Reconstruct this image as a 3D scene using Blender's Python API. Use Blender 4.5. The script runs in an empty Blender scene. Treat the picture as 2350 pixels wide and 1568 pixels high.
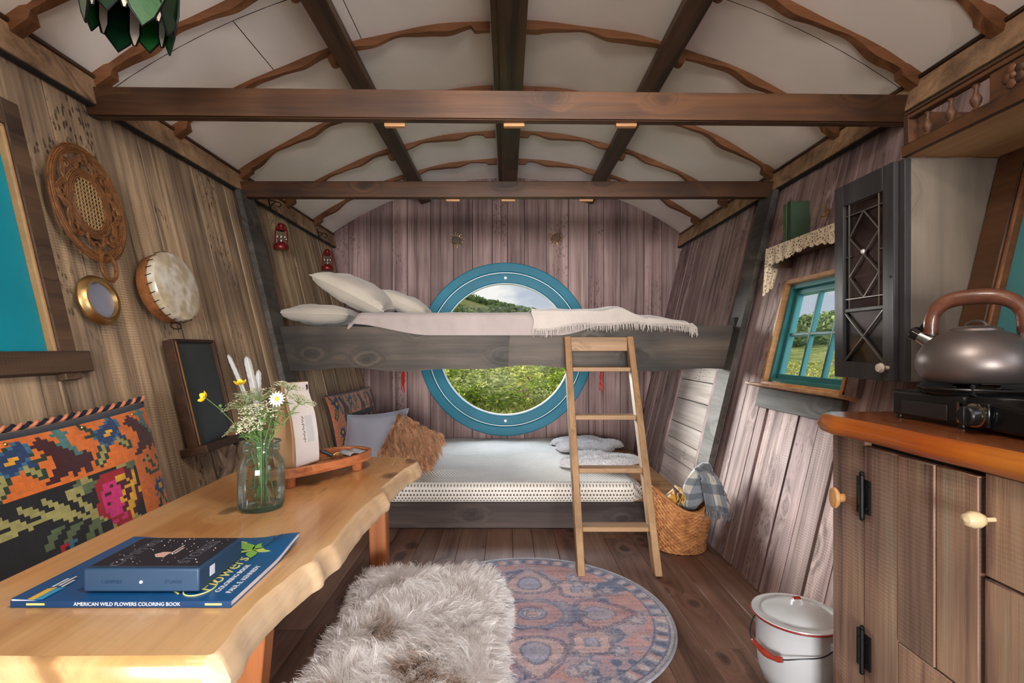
import bpy, math, random
import numpy as np
from mathutils import Vector, Matrix, noise as mnoise
random.seed(7); RNG = np.random.default_rng(7)
SC = bpy.context.scene; COL = SC.collection
PI = math.pi
V = Vector
# camera: 18 mm class lens at (0,0,1), looking along +Y
FPX, CX, CY = 1190.0, 1163.0, 800.0
def at(px, py, Y): return V(((px-CX)*Y/FPX, Y, 1-(py-CY)*Y/FPX))
def xw(z): return 1.03+.238*z          # leaning side walls
def smooth(t): t = max(0., min(1., t)); return t*t*(3-2*t)
def lerp(a, b, t): return a+(b-a)*t
# ------------------------------------------------------------------ mesh builder
class MB:
    def __init__(s): s.v=[]; s.f=[]; s.m=[]; s.s=[]; s.c=None
    def add(s, vs, fs, mi=0, sm=False, M=None):
        b=len(s.v)
        for p in vs:
            p=V(p); s.v.append(M@p if M is not None else p)
        for f in fs:
            s.f.append([b+i for i in f]); s.m.append(mi); s.s.append(sm)
        return s
    def box(s, c, d, M=None, mi=0, taper=None):
        x,y,z=d[0]/2,d[1]/2,d[2]/2; t=taper or (1,1)
        vs=[V(c)+V((sx*x*(t[0] if sz<0 else 1), sy*y*(t[1] if sz<0 else 1), sz*z)) for sz in (-1,1) for sy in (-1,1) for sx in (-1,1)]
        return s.add(vs,[(0,2,3,1),(4,5,7,6),(0,1,5,4),(2,6,7,3),(0,4,6,2),(1,3,7,5)],mi,False,M)
    def bar(s, a, b, w, h, up=(0,0,1), mi=0):
        a=V(a); b=V(b); d=(b-a); L=d.length; d/=L
        u=V(up); x=d.cross(u)
        if x.length<1e-5: x=d.cross(V((1,0,0)))
        x.normalize(); y=x.cross(d)
        M=Matrix(((x.x,d.x,y.x,0),(x.y,d.y,y.y,0),(x.z,d.z,y.z,0),(0,0,0,1))); M.translation=(a+b)/2
        return s.box((0,0,0),(w,L,h),M,mi)
    def tube(s, pts, r, n=8, mi=0, closed=False, cap=True, sm=True):
        pts=[V(p) for p in pts]; N=len(pts)
        rs=r if isinstance(r,(list,tuple)) else [r]*N
        vs=[]; fs=[]; px=None
        for i,p in enumerate(pts):
            a=pts[(i-1)%N] if (closed or i>0) else p; c=pts[(i+1)%N] if (closed or i<N-1) else p
            d=(c-a)
            d=d.normalized() if d.length>1e-9 else V((0,0,1))
            if px is None:
                px=d.cross(V((0,0,1)))
                if px.length<1e-3: px=d.cross(V((0,1,0)))
            x=(px-d*px.dot(d))
            x=x.normalized() if x.length>1e-6 else d.orthogonal().normalized()
            px=x; y=d.cross(x)
            for k in range(n):
                t=2*PI*k/n; vs.append(p+(x*math.cos(t)+y*math.sin(t))*rs[i])
        for i in range(N if closed else N-1):
            j=(i+1)%N
            for k in range(n):
                l=(k+1)%n; fs.append((i*n+k,i*n+l,j*n+l,j*n+k))
        if cap and not closed:
            fs.append(tuple(range(n-1,-1,-1))); fs.append(tuple((N-1)*n+k for k in range(n)))
        return s.add(vs,fs,mi,sm)
    def lathe(s, prof, n=32, M=None, mi=0, sm=True, fr=None, cap=True):
        vs=[]; fs=[]; P=len(prof)
        for i,(r,z) in enumerate(prof):
            for k in range(n):
                t=2*PI*k/n; q=r if fr is None else fr(r,z,t,i)
                vs.append((q*math.cos(t),q*math.sin(t),z))
        for i in range(P-1):
            for k in range(n):
                l=(k+1)%n; fs.append((i*n+k,i*n+l,(i+1)*n+l,(i+1)*n+k))
        if cap and prof[0][0]>1e-6: fs.append(tuple(range(n-1,-1,-1)))
        if cap and prof[-1][0]>1e-6: fs.append(tuple((P-1)*n+k for k in range(n)))
        return s.add(vs,fs,mi,sm,M)
    def prism(s, outl, a, b, axis='z', M=None, mi=0, sm=False):
        def p3(u,v,w): return (u,v,w) if axis=='z' else ((w,u,v) if axis=='x' else (u,w,v))
        n=len(outl); vs=[p3(u,v,a) for u,v in outl]+[p3(u,v,b) for u,v in outl]
        fs=[tuple(range(n-1,-1,-1)),tuple(range(n,2*n))]+[(i,(i+1)%n,n+(i+1)%n,n+i) for i in range(n)]
        return s.add(vs,fs,mi,sm,M)
    def grid(s, fn, nu, nv, mi=0, sm=True, cu=False, cv=False, M=None):
        vs=[fn(i/(nu if cu else nu-1), j/(nv if cv else nv-1)) for j in range(nv) for i in range(nu)]
        fs=[]
        for j in range(nv if cv else nv-1):
            for i in range(nu if cu else nu-1):
                a=j*nu+i; b=j*nu+(i+1)%nu; c=((j+1)%nv)*nu+(i+1)%nu; d=((j+1)%nv)*nu+i
                fs.append((a,b,c,d))
        return s.add(vs,fs,mi,sm,M)
    def ball(s, c, r, nu=12, nv=8, mi=0, M=None, fr=None):
        r=r if isinstance(r,(list,tuple)) else (r,r,r)
        def fn(u,v):
            a=2*PI*u; b=PI*(v-.5); q=1 if fr is None else fr(a,b)
            return V(c)+V((r[0]*math.cos(a)*math.cos(b),r[1]*math.sin(a)*math.cos(b),r[2]*math.sin(b)))*q if fr is None else V(c)+V((r[0]*math.cos(a)*math.cos(b)*q,r[1]*math.sin(a)*math.cos(b)*q,r[2]*math.sin(b)*q))
        return s.grid(fn,nu,nv,mi,True,cu=True,M=M)
    def mesh(s, name, mats, off=V((0,0,0)), sharp=None):
        me=bpy.data.meshes.new(name)
        me.from_pydata([p-off for p in s.v],[],s.f)
        for m in (mats if isinstance(mats,(list,tuple)) else [mats]): me.materials.append(m)
        me.polygons.foreach_set('material_index',s.m); me.polygons.foreach_set('use_smooth',s.s)
        if s.c is not None:
            ca=me.color_attributes.new('Col','FLOAT_COLOR','CORNER')
            data=[]
            for fi,f in enumerate(s.f):
                data+=list(s.c[fi])*len(f)
            ca.data.foreach_set('color',data)
        me.validate(); me.update()
        if sharp: me.set_sharp_from_angle(angle=math.radians(sharp))
        return me
    def bounds(s):
        a=np.array([tuple(p) for p in s.v]); return a.min(0),a.max(0)
def root_loc(p):
    while p.parent is not None: p=p.parent
    return p.location.copy()
def link(name, me, parent=None, loc=None):
    o=bpy.data.objects.new(name,me); COL.objects.link(o)
    if parent is not None: o.parent=parent
    if loc is not None: o.location=loc
    return o
def bevel(o,w,seg=2,ang=35):
    m=o.modifiers.new('Bevel','BEVEL'); m.width=w; m.segments=seg; m.limit_method='ANGLE'; m.angle_limit=math.radians(ang)
    return o
def subd(o,l=1):
    m=o.modifiers.new('Subd','SUBSURF'); m.levels=l; m.render_levels=l
    return o
def tag(o,label=None,cat=None,group=None,kind=None):
    if label: o['label']=label
    if cat: o['category']=cat
    if group: o['group']=group
    if kind: o['kind']=kind
    return o
def thing(name,label,cat,loc,group=None):
    return tag(link(name,None,None,V(loc)),label,cat,group)
def part(name,mb,mats,parent,bev=0,seg=2,sharp=40,label=None):
    o=link(name,mb.mesh(name,mats,root_loc(parent),sharp),parent)
    if bev: bevel(o,bev,seg)
    if label: o['label']=label
    return o
def solo(name,mb,mats,label,cat,group=None,bev=0,seg=2,sharp=40,kind=None):
    lo,hi=mb.bounds(); L=V(((lo[0]+hi[0])/2,(lo[1]+hi[1])/2,lo[2]))
    o=link(name,mb.mesh(name,mats,L,sharp),None,L)
    if bev: bevel(o,bev,seg)
    return tag(o,label,cat,group,kind)
def np_mesh(name, verts, quads, mat, cols=None, off=None):
    me=bpy.data.meshes.new(name); v=np.asarray(verts,dtype=np.float32).reshape(-1,3)
    if off is not None: v=v-np.array(tuple(off),dtype=np.float32)
    q=np.asarray(quads,dtype=np.int32); k=q.shape[1]
    me.vertices.add(len(v)); me.vertices.foreach_set('co',v.ravel())
    me.loops.add(q.size); me.loops.foreach_set('vertex_index',q.ravel())
    me.polygons.add(len(q)); me.polygons.foreach_set('loop_start',np.arange(0,q.size,k,dtype=np.int32))
    me.polygons.foreach_set('loop_total',np.full(len(q),k,dtype=np.int32))
    me.polygons.foreach_set('use_smooth',np.ones(len(q),dtype=bool))
    if cols is not None:
        ca=me.color_attributes.new('Col','FLOAT_COLOR','POINT')
        c=np.ones((len(v),4),dtype=np.float32); c[:,:3]=cols
        ca.data.foreach_set('color',c.ravel())
    me.materials.append(mat); me.update(calc_edges=True); me.validate()
    return me
def strands(base, tip, width, seg=3, bendv=None, cols=None, rng=RNG):
    """hair ribbons from base to tip points (N,3); returns verts, quads, colours"""
    N=len(base); t=np.linspace(0,1,seg+1)[None,:,None]
    P=base[:,None,:]*(1-t)+tip[:,None,:]*t
    if bendv is not None: P=P+bendv[:,None,:]*(4*t*(1-t))
    d=tip-base; r=rng.normal(size=(N,3)); sd=np.cross(d,r); sd/=np.linalg.norm(sd,axis=1,keepdims=True)+1e-9
    w=np.asarray(width)
    w=(w if w.ndim else np.full(N,w))[:,None,None]*(1-.85*t**1.5)
    A=P-sd[:,None,:]*w; B=P+sd[:,None,:]*w
    verts=np.stack([A,B],axis=2).reshape(N*(seg+1)*2,3)
    b=(np.arange(N)*(seg+1)*2)[:,None]+ (np.arange(seg)*2)[None,:]
    q=np.stack([b,b+1,b+3,b+2],axis=-1).reshape(-1,4)
    c=None if cols is None else np.repeat(cols,(seg+1)*2,axis=0)
    return verts,q,c
def frame(o,x,y,z):
    x,y,z=V(x).normalized(),V(y).normalized(),V(z).normalized()
    M=Matrix(((x.x,y.x,z.x,0),(x.y,y.y,z.y,0),(x.z,y.z,z.z,0),(0,0,0,1))); M.translation=V(o); return M
NW=math.sqrt(1+.238**2)
def WM(side,Y,z,off=.02):
    """frame on a leaning wall: x right (seen from inside), y up the slope, z into the room"""
    if side=='L':
        n=V((1,0,.238))/NW; return frame(V((-xw(z),Y,z))+n*off,(0,1,0),(-.238,0,1),n)
    n=V((-1,0,.238))/NW; return frame(V((xw(z),Y,z))+n*off,(0,-1,0),(.238,0,1),n)
def T(x=0,y=0,z=0): return Matrix.Translation((x,y,z))
def R(a,ax): return Matrix.Rotation(math.radians(a),4,ax)
# ------------------------------------------------------------------ materials
def S(r,g=None,b=None):
    if g is None: r,g,b=[int(r[i:i+2],16) for i in (0,2,4)]
    f=lambda c:(c/255/12.92) if c/255<=.04045 else ((c/255+.055)/1.055)**2.4
    return (f(r),f(g),f(b),1)
class NT:
    def __init__(s,name):
        s.mat=bpy.data.materials.new(name); s.mat.use_nodes=True; s.t=s.mat.node_tree
        s.b=[n for n in s.t.nodes if n.type=='BSDF_PRINCIPLED'][0]; s.out=[n for n in s.t.nodes if n.type=='OUTPUT_MATERIAL'][0]
    def n(s,typ,ins=None,**pr):
        nd=s.t.nodes.new(typ)
        for k,v in pr.items(): setattr(nd,k,v)
        for k,v in (ins or {}).items(): s.set(nd.inputs[k],v)
        return nd
    def set(s,sock,v):
        if isinstance(v,bpy.types.NodeSocket): s.t.links.new(v,sock)
        elif isinstance(v,bpy.types.Node): s.t.links.new(v.outputs[0],sock)
        else: sock.default_value=v
    def P(s,**k):
        for a,v in k.items(): s.set(s.b.inputs[a.replace('_',' ')],v)
        return s
    def math(s,op,a,b=0.,c=None,clamp=False):
        nd=s.n('ShaderNodeMath',{0:a,1:b},operation=op,use_clamp=clamp)
        if c is not None: s.set(nd.inputs[2],c)
        return nd.outputs[0]
    def mix(s,f,a,b,blend='MIX'):
        return s.n('ShaderNodeMix',{0:f,6:a,7:b},data_type='RGBA',blend_type=blend,clamp_factor=True).outputs[2]
    def ramp(s,f,st,interp='LINEAR'):
        nd=s.n('ShaderNodeValToRGB',{0:f}); r=nd.color_ramp; r.interpolation=interp
        while len(r.elements)<len(st): r.elements.new(.5)
        for e,(p,c) in zip(r.elements,st):
            e.position=p; e.color=c if isinstance(c,tuple) else (c,c,c,1)
        return nd.outputs[0]
    def noise(s,vec,scale=1.,detail=4.,rough=.55,dist=0.):
        return s.n('ShaderNodeTexNoise',{'Vector':vec,'Scale':scale,'Detail':detail,'Roughness':rough,'Distortion':dist}).outputs[0]
    def map(s,vec,scale=(1,1,1),loc=(0,0,0),rot=(0,0,0)):
        return s.n('ShaderNodeMapping',{0:vec,1:loc,2:rot,3:scale}).outputs[0]
    def obj(s): return s.n('ShaderNodeTexCoord').outputs['Object']
    def island(s): return s.n('ShaderNodeNewGeometry').outputs['Random Per Island']
    def bump(s,h,strength=.3,dist=.004):
        s.set(s.b.inputs['Normal'],s.n('ShaderNodeBump',{'Height':h,'Strength':strength,'Distance':dist}).outputs[0])
def plain(name,col,rough=.6,metal=0.,bump=0.,bscale=60.,var=.12,**k):
    m=NT(name); o=m.obj(); nz=m.noise(o,bscale*.2,3)
    c=m.mix(1.,col,m.ramp(nz,[(.3,1-var),(.7,1+var*.4)]),'MULTIPLY')
    m.P(Base_Color=c,Roughness=rough,Metallic=metal)
    for a,v in k.items(): m.P(**{a:v})
    if bump: m.bump(m.noise(o,bscale,4),bump,.003)
    return m.mat
def wood(name,cols,axis=2,across=9.,along=.6,rough=.62,var=.3,hue=None,grain=.5,knots=0.,saw=0.,spots=0.,cracks=.6,patch=None,bump=.3,coat=0.,spec=.4,streak=(.3,.7),knot_scale=4.2,fine=7.):
    m=NT(name); o=m.obj(); isl=m.island()
    off=m.n('ShaderNodeCombineXYZ',{0:m.math('MULTIPLY',isl,37.3),1:m.math('MULTIPLY',isl,91.7),2:m.math('MULTIPLY',isl,53.1)}).outputs[0]
    p=m.n('ShaderNodeVectorMath',{0:o,1:off},operation='ADD').outputs[0]
    sc=[across]*3; sc[axis]=along
    q=m.map(p,tuple(sc))
    if knots:
        sp_=m.n('ShaderNodeSeparateXYZ',{0:p}); tr=[a for a in (0,1,2) if a!=axis]
        kv=m.n('ShaderNodeCombineXYZ',{0:m.math('MULTIPLY',m.math('ADD',sp_.outputs[tr[0]],sp_.outputs[tr[1]]),knot_scale),1:m.math('MULTIPLY',sp_.outputs[axis],knot_scale*.62)}).outputs[0]
        kv=m.n('ShaderNodeVectorMath',{0:kv},operation='MULTIPLY_ADD'); kv.inputs[1].default_value=(1,1,1)
        vt=m.n('ShaderNodeVectorMath',{0:m.n('ShaderNodeTexNoise',{'Vector':p,'Scale':12.,'Detail':2.}).outputs[1],1:(.14,.14,.14)},operation='MULTIPLY').outputs[0]; m.set(kv.inputs[2],vt)
        vor=m.n('ShaderNodeTexVoronoi',{'Vector':kv.outputs[0],'Scale':1.,'Randomness':1.},voronoi_dimensions='2D'); rr=m.n('ShaderNodeSeparateColor',{0:vor.outputs['Color']}).outputs[0]
        dist=m.math('ADD',vor.outputs['Distance'],m.math('MULTIPLY',m.math('GREATER_THAN',rr,.62),1.))
        bulge=m.math('EXPONENT',m.math('MULTIPLY',m.math('MULTIPLY',dist,dist),-34.))
        q=m.n('ShaderNodeVectorMath',{0:q,1:m.n('ShaderNodeCombineXYZ',{0:m.math('MULTIPLY',bulge,1.3),1:m.math('MULTIPLY',bulge,1.3),2:m.math('MULTIPLY',bulge,1.3)}).outputs[0]},operation='ADD').outputs[0]
    n1=m.noise(q,1.,6.,.66,.35)
    k=len(cols); lo,hi=streak
    c=m.ramp(n1,[(lo+(hi-lo)*i/(k-1),cc) for i,cc in enumerate(cols)])
    if patch:
        pn=m.noise(p,1.7,2.,.6); c=m.mix(m.ramp(pn,[(.45,0.),(.62,.85)]),c,m.mix(1.,c,patch,'MULTIPLY') )
    s2=[across*fine]*3; s2[axis]=along*3.
    n2=m.noise(m.map(p,tuple(s2)),1.,3.,.65)
    c=m.mix(grain,c,m.ramp(n2,[(.3,.60),(.5,1.),(.75,1.12)]),'MULTIPLY')
    if cracks:
        s3=[across*fine*.37]*3; s3[axis]=along*1.3
        n3=m.noise(m.map(p,tuple(s3),(5,3,1)),1.,3.,.7,.5)
        ck=m.ramp(n3,[(.27,0.),(.34,1.)]); c=m.mix(m.math('MULTIPLY',m.math('SUBTRACT',1.,ck),cracks),c,(.02,.016,.012,1))
    if saw:
        w=m.n('ShaderNodeTexWave',{'Vector':m.map(p,(1,1,1)),'Scale':34.,'Distortion':5.,'Detail':1.,'Detail Scale':.6},bands_direction='XYZ'[axis]).outputs[1]
        sm_=m.ramp(m.noise(p,2.3,2.),[(.45,0.),(.6,1.)])
        c=m.mix(m.math('MULTIPLY',sm_,saw),c,m.ramp(w,[(.3,.55),(.7,1.15)]),'MULTIPLY')
    if spots:
        vs=[70.]*3; vs[axis]=24.
        sv=m.n('ShaderNodeTexVoronoi',{'Vector':m.n('ShaderNodeVectorMath',{0:m.map(p,tuple(vs)),1:m.n('ShaderNodeTexNoise',{'Vector':p,'Scale':45.,'Detail':2.}).outputs[1]},operation='ADD').outputs[0],'Scale':1.}).outputs['Distance']
        msk=m.math('MULTIPLY',m.ramp(m.noise(p,3.1,3.),[(.5,0.),(.6,1.)]),m.ramp(isl,[(.55,0.),(.6,1.)]))
        sp=m.math('MULTIPLY',m.ramp(sv,[(.22,1.),(.40,0.)]),msk)
        c=m.mix(m.math('MULTIPLY',sp,spots),c,(.012,.011,.012,1))
    if knots:
        kd=m.ramp(dist,[(.035,1.),(.085,.7),(.12,0.)]); ring=m.ramp(dist,[(.0,.45),(.09,.25),(.12,1.)])
        c=m.mix(m.math('MULTIPLY',kd,knots),c,tuple(list(x*.42 for x in cols[0][:3])+[1]))
    if hue:
        wn=m.n('ShaderNodeTexWhiteNoise',{0:isl},noise_dimensions='1D').outputs[0]
        if not isinstance(hue,list): hue=[hue]
        for i,h in enumerate(hue):
            a=.25+.5*i/max(1,len(hue)); c=m.mix(m.ramp(m.math('FRACT',m.math('ADD',wn,i*.37)),[(.45,0.),(.95,1.)]),c,m.mix(1.,c,h,'MULTIPLY'))
    v=m.n('ShaderNodeMapRange',{0:isl,3:1-var,4:1+var}).outputs[0]
    c=m.mix(1.,c,m.n('ShaderNodeCombineColor',{0:v,1:v,2:v}).outputs[0],'MULTIPLY')
    m.P(Base_Color=c,Roughness=m.ramp(n1,[(.2,min(1,rough+.1)),(.8,rough-.06)]),Specular_IOR_Level=spec)
    if coat: m.P(Coat_Weight=coat,Coat_Roughness=.14)
    m.bump(n2,bump,.003)
    return m.mat
def fabric(name,col,weave=700.,rough=.9,var=.1,bump=.15,sheen=.3,attr=False,wr=0.):
    m=NT(name); o=m.obj()
    base=m.n('ShaderNodeAttribute',attribute_name='Col').outputs[0] if attr else col
    nz=m.noise(o,9.,4); wv=m.noise(o,weave,2)
    c=m.mix(1.,base,m.ramp(nz,[(.3,1-var),(.7,1+var*.3)]),'MULTIPLY')
    c=m.mix(.6,c,m.ramp(wv,[(.3,1-var*2.2),(.7,1.05)]),'MULTIPLY')
    m.P(Base_Color=c,Roughness=rough,Sheen_Weight=sheen,Specular_IOR_Level=.2)
    h=wv
    if wr: h=m.math('ADD',m.math('MULTIPLY',wv,.1),m.math('MULTIPLY',m.noise(o,11.,4,.6,.8),wr))
    m.bump(h,bump,.004)
    return m.mat
def glass(name,tint=(.94,.97,.97,1),gloss=.3,rough=.02,refr_glow=0.,refr_tint=(.7,.85,.85,1)):
    m=NT(name); t=m.t
    tr=m.n('ShaderNodeBsdfTransparent',{0:tint}); gl=m.n('ShaderNodeBsdfGlossy',{0:(1,1,1,1),1:rough})
    fr=m.n('ShaderNodeFresnel',{0:1.45}).outputs[0]
    mx=m.n('ShaderNodeMixShader',{0:m.math('MULTIPLY',fr,gloss),1:tr,2:gl})
    if refr_glow: mx=m.n('ShaderNodeMixShader',{0:refr_glow,1:mx.outputs[0],2:m.n('ShaderNodeBsdfTranslucent',{0:refr_tint}).outputs[0]})
    t.links.new(mx.outputs[0],m.out.inputs[0]); return m.mat
def vcol(name,rough=.8,mul=1.,sheen=0.,bump=0.,spec=.3,trans=0.):
    m=NT(name); c=m.n('ShaderNodeAttribute',attribute_name='Col').outputs[0]
    m.P(Base_Color=c,Roughness=rough,Sheen_Weight=sheen,Specular_IOR_Level=spec)
    if bump: m.bump(m.noise(m.obj(),500.,3),bump,.002)
    return m.mat
def bookmat(n,c,r=.35): return plain(n,c,r,0,0,40,.06)
# ------------------------------------------------------------------ shared materials
M_barnL=wood('barn_wood_left',[S(97,88,82),S(178,163,149),S(215,199,179),S(239,226,205)],2,24,.8,.75,.22,[S(205,205,212),S(236,218,192)],.75,.0,.45,.8,.7,patch=S(196,198,206),bump=.5,fine=3.2)
M_barnR=wood('barn_wood_right',[S(108,94,90),S(194,170,158),S(230,206,192),S(250,231,219)],2,22,.7,.75,.2,[S(240,195,165),S(195,195,208)],.7,.3,.4,.7,.6,patch=S(208,204,212),bump=.5,fine=3.2)
M_barnB=wood('barn_wood_back',[S(115,102,100),S(196,176,170),S(227,208,202),S(248,230,222)],2,22,.6,.75,.2,[S(240,215,205),S(186,176,178)],.65,.0,.35,.55,.55,patch=S(212,208,212),bump=.4,fine=3.2)
M_barnK=wood('barn_wood_cabinet',[S(118,95,83),S(215,173,144),S(250,212,170),S(250,238,199)],2,20,.7,.7,.26,[S(225,175,140),S(185,185,192)],.6,.0,.3,.6,.7,patch=S(200,200,208),bump=.5,fine=3.2)
M_hatch=wood('white_washed_wood',[S(150,136,130),S(206,192,184),S(224,212,206)],1,14,.5,.75,.12,None,.5,0.,.2,.5,.4,bump=.4)
M_floor=wood('floor_wood',[S(82,62,52),S(128,100,87),S(153,123,107),S(171,139,121)],1,9,.5,.48,.2,[S(150,120,105)],.45,.8,0.,0.,.3,patch=S(212,190,178),bump=.15,spec=.3)
M_stain=wood('dark_stained_wood',[S(44,28,18),S(84,54,32),S(104,68,40)],0,8,.5,.5,.1,None,.5,.55,0.,0.,.35,patch=S(160,150,145),bump=.2)
M_stainY=wood('dark_stained_wood_lengthwise',[S(44,28,18),S(84,54,32),S(104,68,40)],1,8,.5,.5,.1,None,.5,.55,0.,0.,.35,patch=S(160,150,145),bump=.2)
M_rib=wood('stained_rib_wood',[S(83,50,28),S(123,78,47),S(142,96,60)],0,9,.6,.55,.14,None,.45,.4,0.,0.,.3,bump=.2)
M_trim=wood('trim_board_wood',[S(103,81,60),S(166,133,101),S(196,160,123)],0,10,.5,.6,.1,None,.5,.6,.2,0.,.3,patch=S(210,206,206),bump=.25)
M_greyboard=wood('grey_bunk_board',[S(48,42,37),S(76,67,59),S(104,89,74)],0,8,.5,.6,.12,None,.45,.35,.15,0.,.3,patch=S(150,156,156),bump=.25)
M_sill=wood('pale_pine_trim',[S(150,104,66),S(196,146,98),S(214,170,122)],0,9,.5,.45,.1,None,.35,0,0,0,.1,bump=.1)
M_dark=plain('shadow_gap_board',S(30,24,20),.9)
M_white=plain('ceiling_paint',S(246,238,228),.75,0,.05,14,.07)
M_brass=plain('aged_brass',S(204,168,112),.32,1.,.05,60)
M_iron=plain('black_iron',S(24,23,24),.5,.6)
M_steel=plain('steel_wire',S(120,118,118),.35,1.)
M_teal=plain('teal_paint',S(0,106,130),.45,0,.04,20,.12,Specular_IOR_Level=.25)
M_tealR=plain('teal_paint_light',S(46,122,124),.45,0,.04,20,.15)
M_glass=glass('window_glass',gloss=.05)
Y0,YB=-.55,4.375
# ------------------------------------------------------------------ plank fields
def planks(mb,u0,u1,v0,v1f,openings,wr,gap=.0022,th=.018,jit=.005,seed=1,sgn=1,edges=None):
    """boards along local z; +y*sgn is the room side; openings (ua,ub,va,vb)"""
    rnd=random.Random(seed); cuts=sorted({u0,u1}|{u for o in openings for u in o[:2] if u0<u<u1})
    if edges: cuts=sorted(set(cuts)|set(edges))
    for a,b in zip(cuts,cuts[1:]):
        x=a
        while x<b-1e-6:
            w=rnd.uniform(*wr); e=min(b,x+w)
            if b-e<.05: e=b
            segs=[(v0,None)]; holes=sorted((o[2],o[3]) for o in openings if o[0]<(x+e)/2<o[1])
            spans=[]; lo=v0
            for h0,h1 in holes: spans.append((lo,h0)); lo=h1
            spans.append((lo,None))
            for z0,z1 in spans:
                t=th+rnd.uniform(-jit,jit)
                za=z1 if z1 is not None else v1f(x+gap); zb=z1 if z1 is not None else v1f(e-gap)
                zm=z1 if z1 is not None else v1f((x+e)/2)
                if za-z0<.01: x=x; continue
                y1=sgn*t; ys=(0,y1) if sgn>0 else (y1,0)
                p=[(x+gap,z0),(e-gap,z0),(e-gap,zb),((x+e)/2,zm),(x+gap,za)] if z1 is None else [(x+gap,z0),(e-gap,z0),(e-gap,zb),(x+gap,za)]
                mb.prism(p,ys[0],ys[1],'y')
            x=e
VT=1.955*NW     # slant height of the side walls
def side_wall(side,openings,wr,mat,seed,edges=None):
    sgn=-1 if side=='left' else 1; sx=-1 if side=='left' else 1
    mb=MB(); planks(mb,Y0,YB,0,lambda u:VT,openings,wr,seed=seed,sgn=sgn,edges=edges)
    mk=MB(); planks(mk,Y0-.05,YB+.05,-.02,lambda u:VT,openings,(9,9),gap=0,th=.03,jit=0,seed=1,sgn=-sgn)
    mk.m=[1]*len(mk.f); b=len(mb.v); mb.v+=mk.v; mb.f+=[[i+b for i in f] for f in mk.f]; mb.m+=mk.m; mb.s+=mk.s
    o=link('wall_'+side,mb.mesh('wall_'+side,[mat,M_dark],sharp=30)); bevel(o,.0015,1)
    z=V((sx*.238,0,1)).normalized(); y=V((-1,0,sx*.238)).normalized()
    o.matrix_world=frame((sx*(1.03+.018),0,0),(0,1,0),y,z)
    return tag(o,kind='structure')
sl=lambda z:z*NW
WL=(.72,1.44,sl(.985),sl(1.62)); WR=(1.862,2.462,sl(.825),sl(1.315)); WK=(.72,1.368,sl(.98),sl(1.5)); DR=(-.35,.55,0.0,sl(1.75))
side_wall('left',[WL],(.10,.19),M_barnL,11)
side_wall('right',[WR,WK,DR,(2.95,3.62,sl(.06),sl(.88))],(.10,.21),M_barnR,23)
RC,ZC=2.537,-.103
def zc(x): return ZC+math.sqrt(RC*RC-min(abs(x),1.5)**2)
def zedge(x):  # back wall silhouette: leaning sides then arch
    return zc(x)-.0
# back wall: boards with a round hole (square opening split into curved ends)
mb=MB(); rnd=random.Random(5); WC=(-.011,.993); WRAD=.60
x=-1.5; gap=.002
while x<1.5:
    e=min(1.5,x+rnd.uniform(.125,.20))
    a,b=x+gap,e-gap; t=.016+rnd.uniform(-.004,.004)
    def low(u): return max(0,(abs(u)-1.03)/.238)
    hole=[u for u in np.linspace(a,b,9) if abs(u-WC[0])<WRAD]
    us=list(np.linspace(a,b,9))
    if len(hole)<2:
        p=[(u,low(u)) for u in us]+[(u,zc(u)) for u in us[::-1]]; mb.prism(p,YB-t,YB+.02,'y')
    else:
        h=lambda u: math.sqrt(max(0,WRAD**2-(u-WC[0])**2))
        mb.prism([(u,0) for u in (a,b)]+[(u,WC[1]-h(u)) for u in us[::-1]],YB-t,YB+.02,'y')
        mb.prism([(u,WC[1]+h(u)) for u in us]+[(u,zc(u)) for u in us[::-1]],YB-t,YB+.02,'y')
    x=e
nb=len(mb.f); xs_=np.linspace(-1.5,1.5,76)
for a,b in zip(xs_,xs_[1:]):
    c=(a+b)/2; h=math.sqrt(max(0,WRAD**2-(c-WC[0])**2))
    if h<.02: mb.prism([(a,low(a)),(b,low(b)),(b,zc(b)),(a,zc(a))],YB+.021,YB+.04,'y',mi=1)
    else:
        mb.prism([(a,0),(b,0),(b,WC[1]-h),(a,WC[1]-h)],YB+.021,YB+.04,'y',mi=1); mb.prism([(a,WC[1]+h),(b,WC[1]+h),(b,zc(b)),(a,zc(a))],YB+.021,YB+.04,'y',mi=1)
o=link('wall_back',mb.mesh('wall_back',[M_barnB,M_dark],sharp=30)); bevel(o,.0015,1); tag(o,kind='structure')
# rear wall behind the camera, with an open double doorway
mb=MB()
for p in ([(-1.52,0),(-.75,0),(-.75,1.85),(-1.52,1.97)],[(.75,0),(1.52,0),(1.52,1.97),(.75,1.85)],[(-1.52,1.97)]+[(-.75,1.85),(.75,1.85),(1.52,1.97)]+[(u,zc(u)+.02) for u in np.linspace(1.5,-1.5,15)]):
    mb.prism(p,Y0-.03,Y0,'y')
tag(link('wall_rear',mb.mesh('wall_rear',M_barnB)),kind='structure')
# floor
mb=MB(); rnd=random.Random(3); x=-1.06
while x<1.06:
    e=min(1.06,x+rnd.uniform(.10,.145)); y=Y0
    while y<YB:
        f=min(YB,y+rnd.uniform(1.1,2.4)); mb.box(((x+e)/2,(y+f)/2,-.011),(e-x-.0016,f-y-.0016,.022)); y=f
    x=e
mb.box((0,(Y0+YB)/2,-.04),(2.2,YB-Y0+.1,.03),mi=1)
o=link('floor',mb.mesh('floor',[M_floor,M_dark])); bevel(o,.001,1); tag(o,kind='structure')
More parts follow.
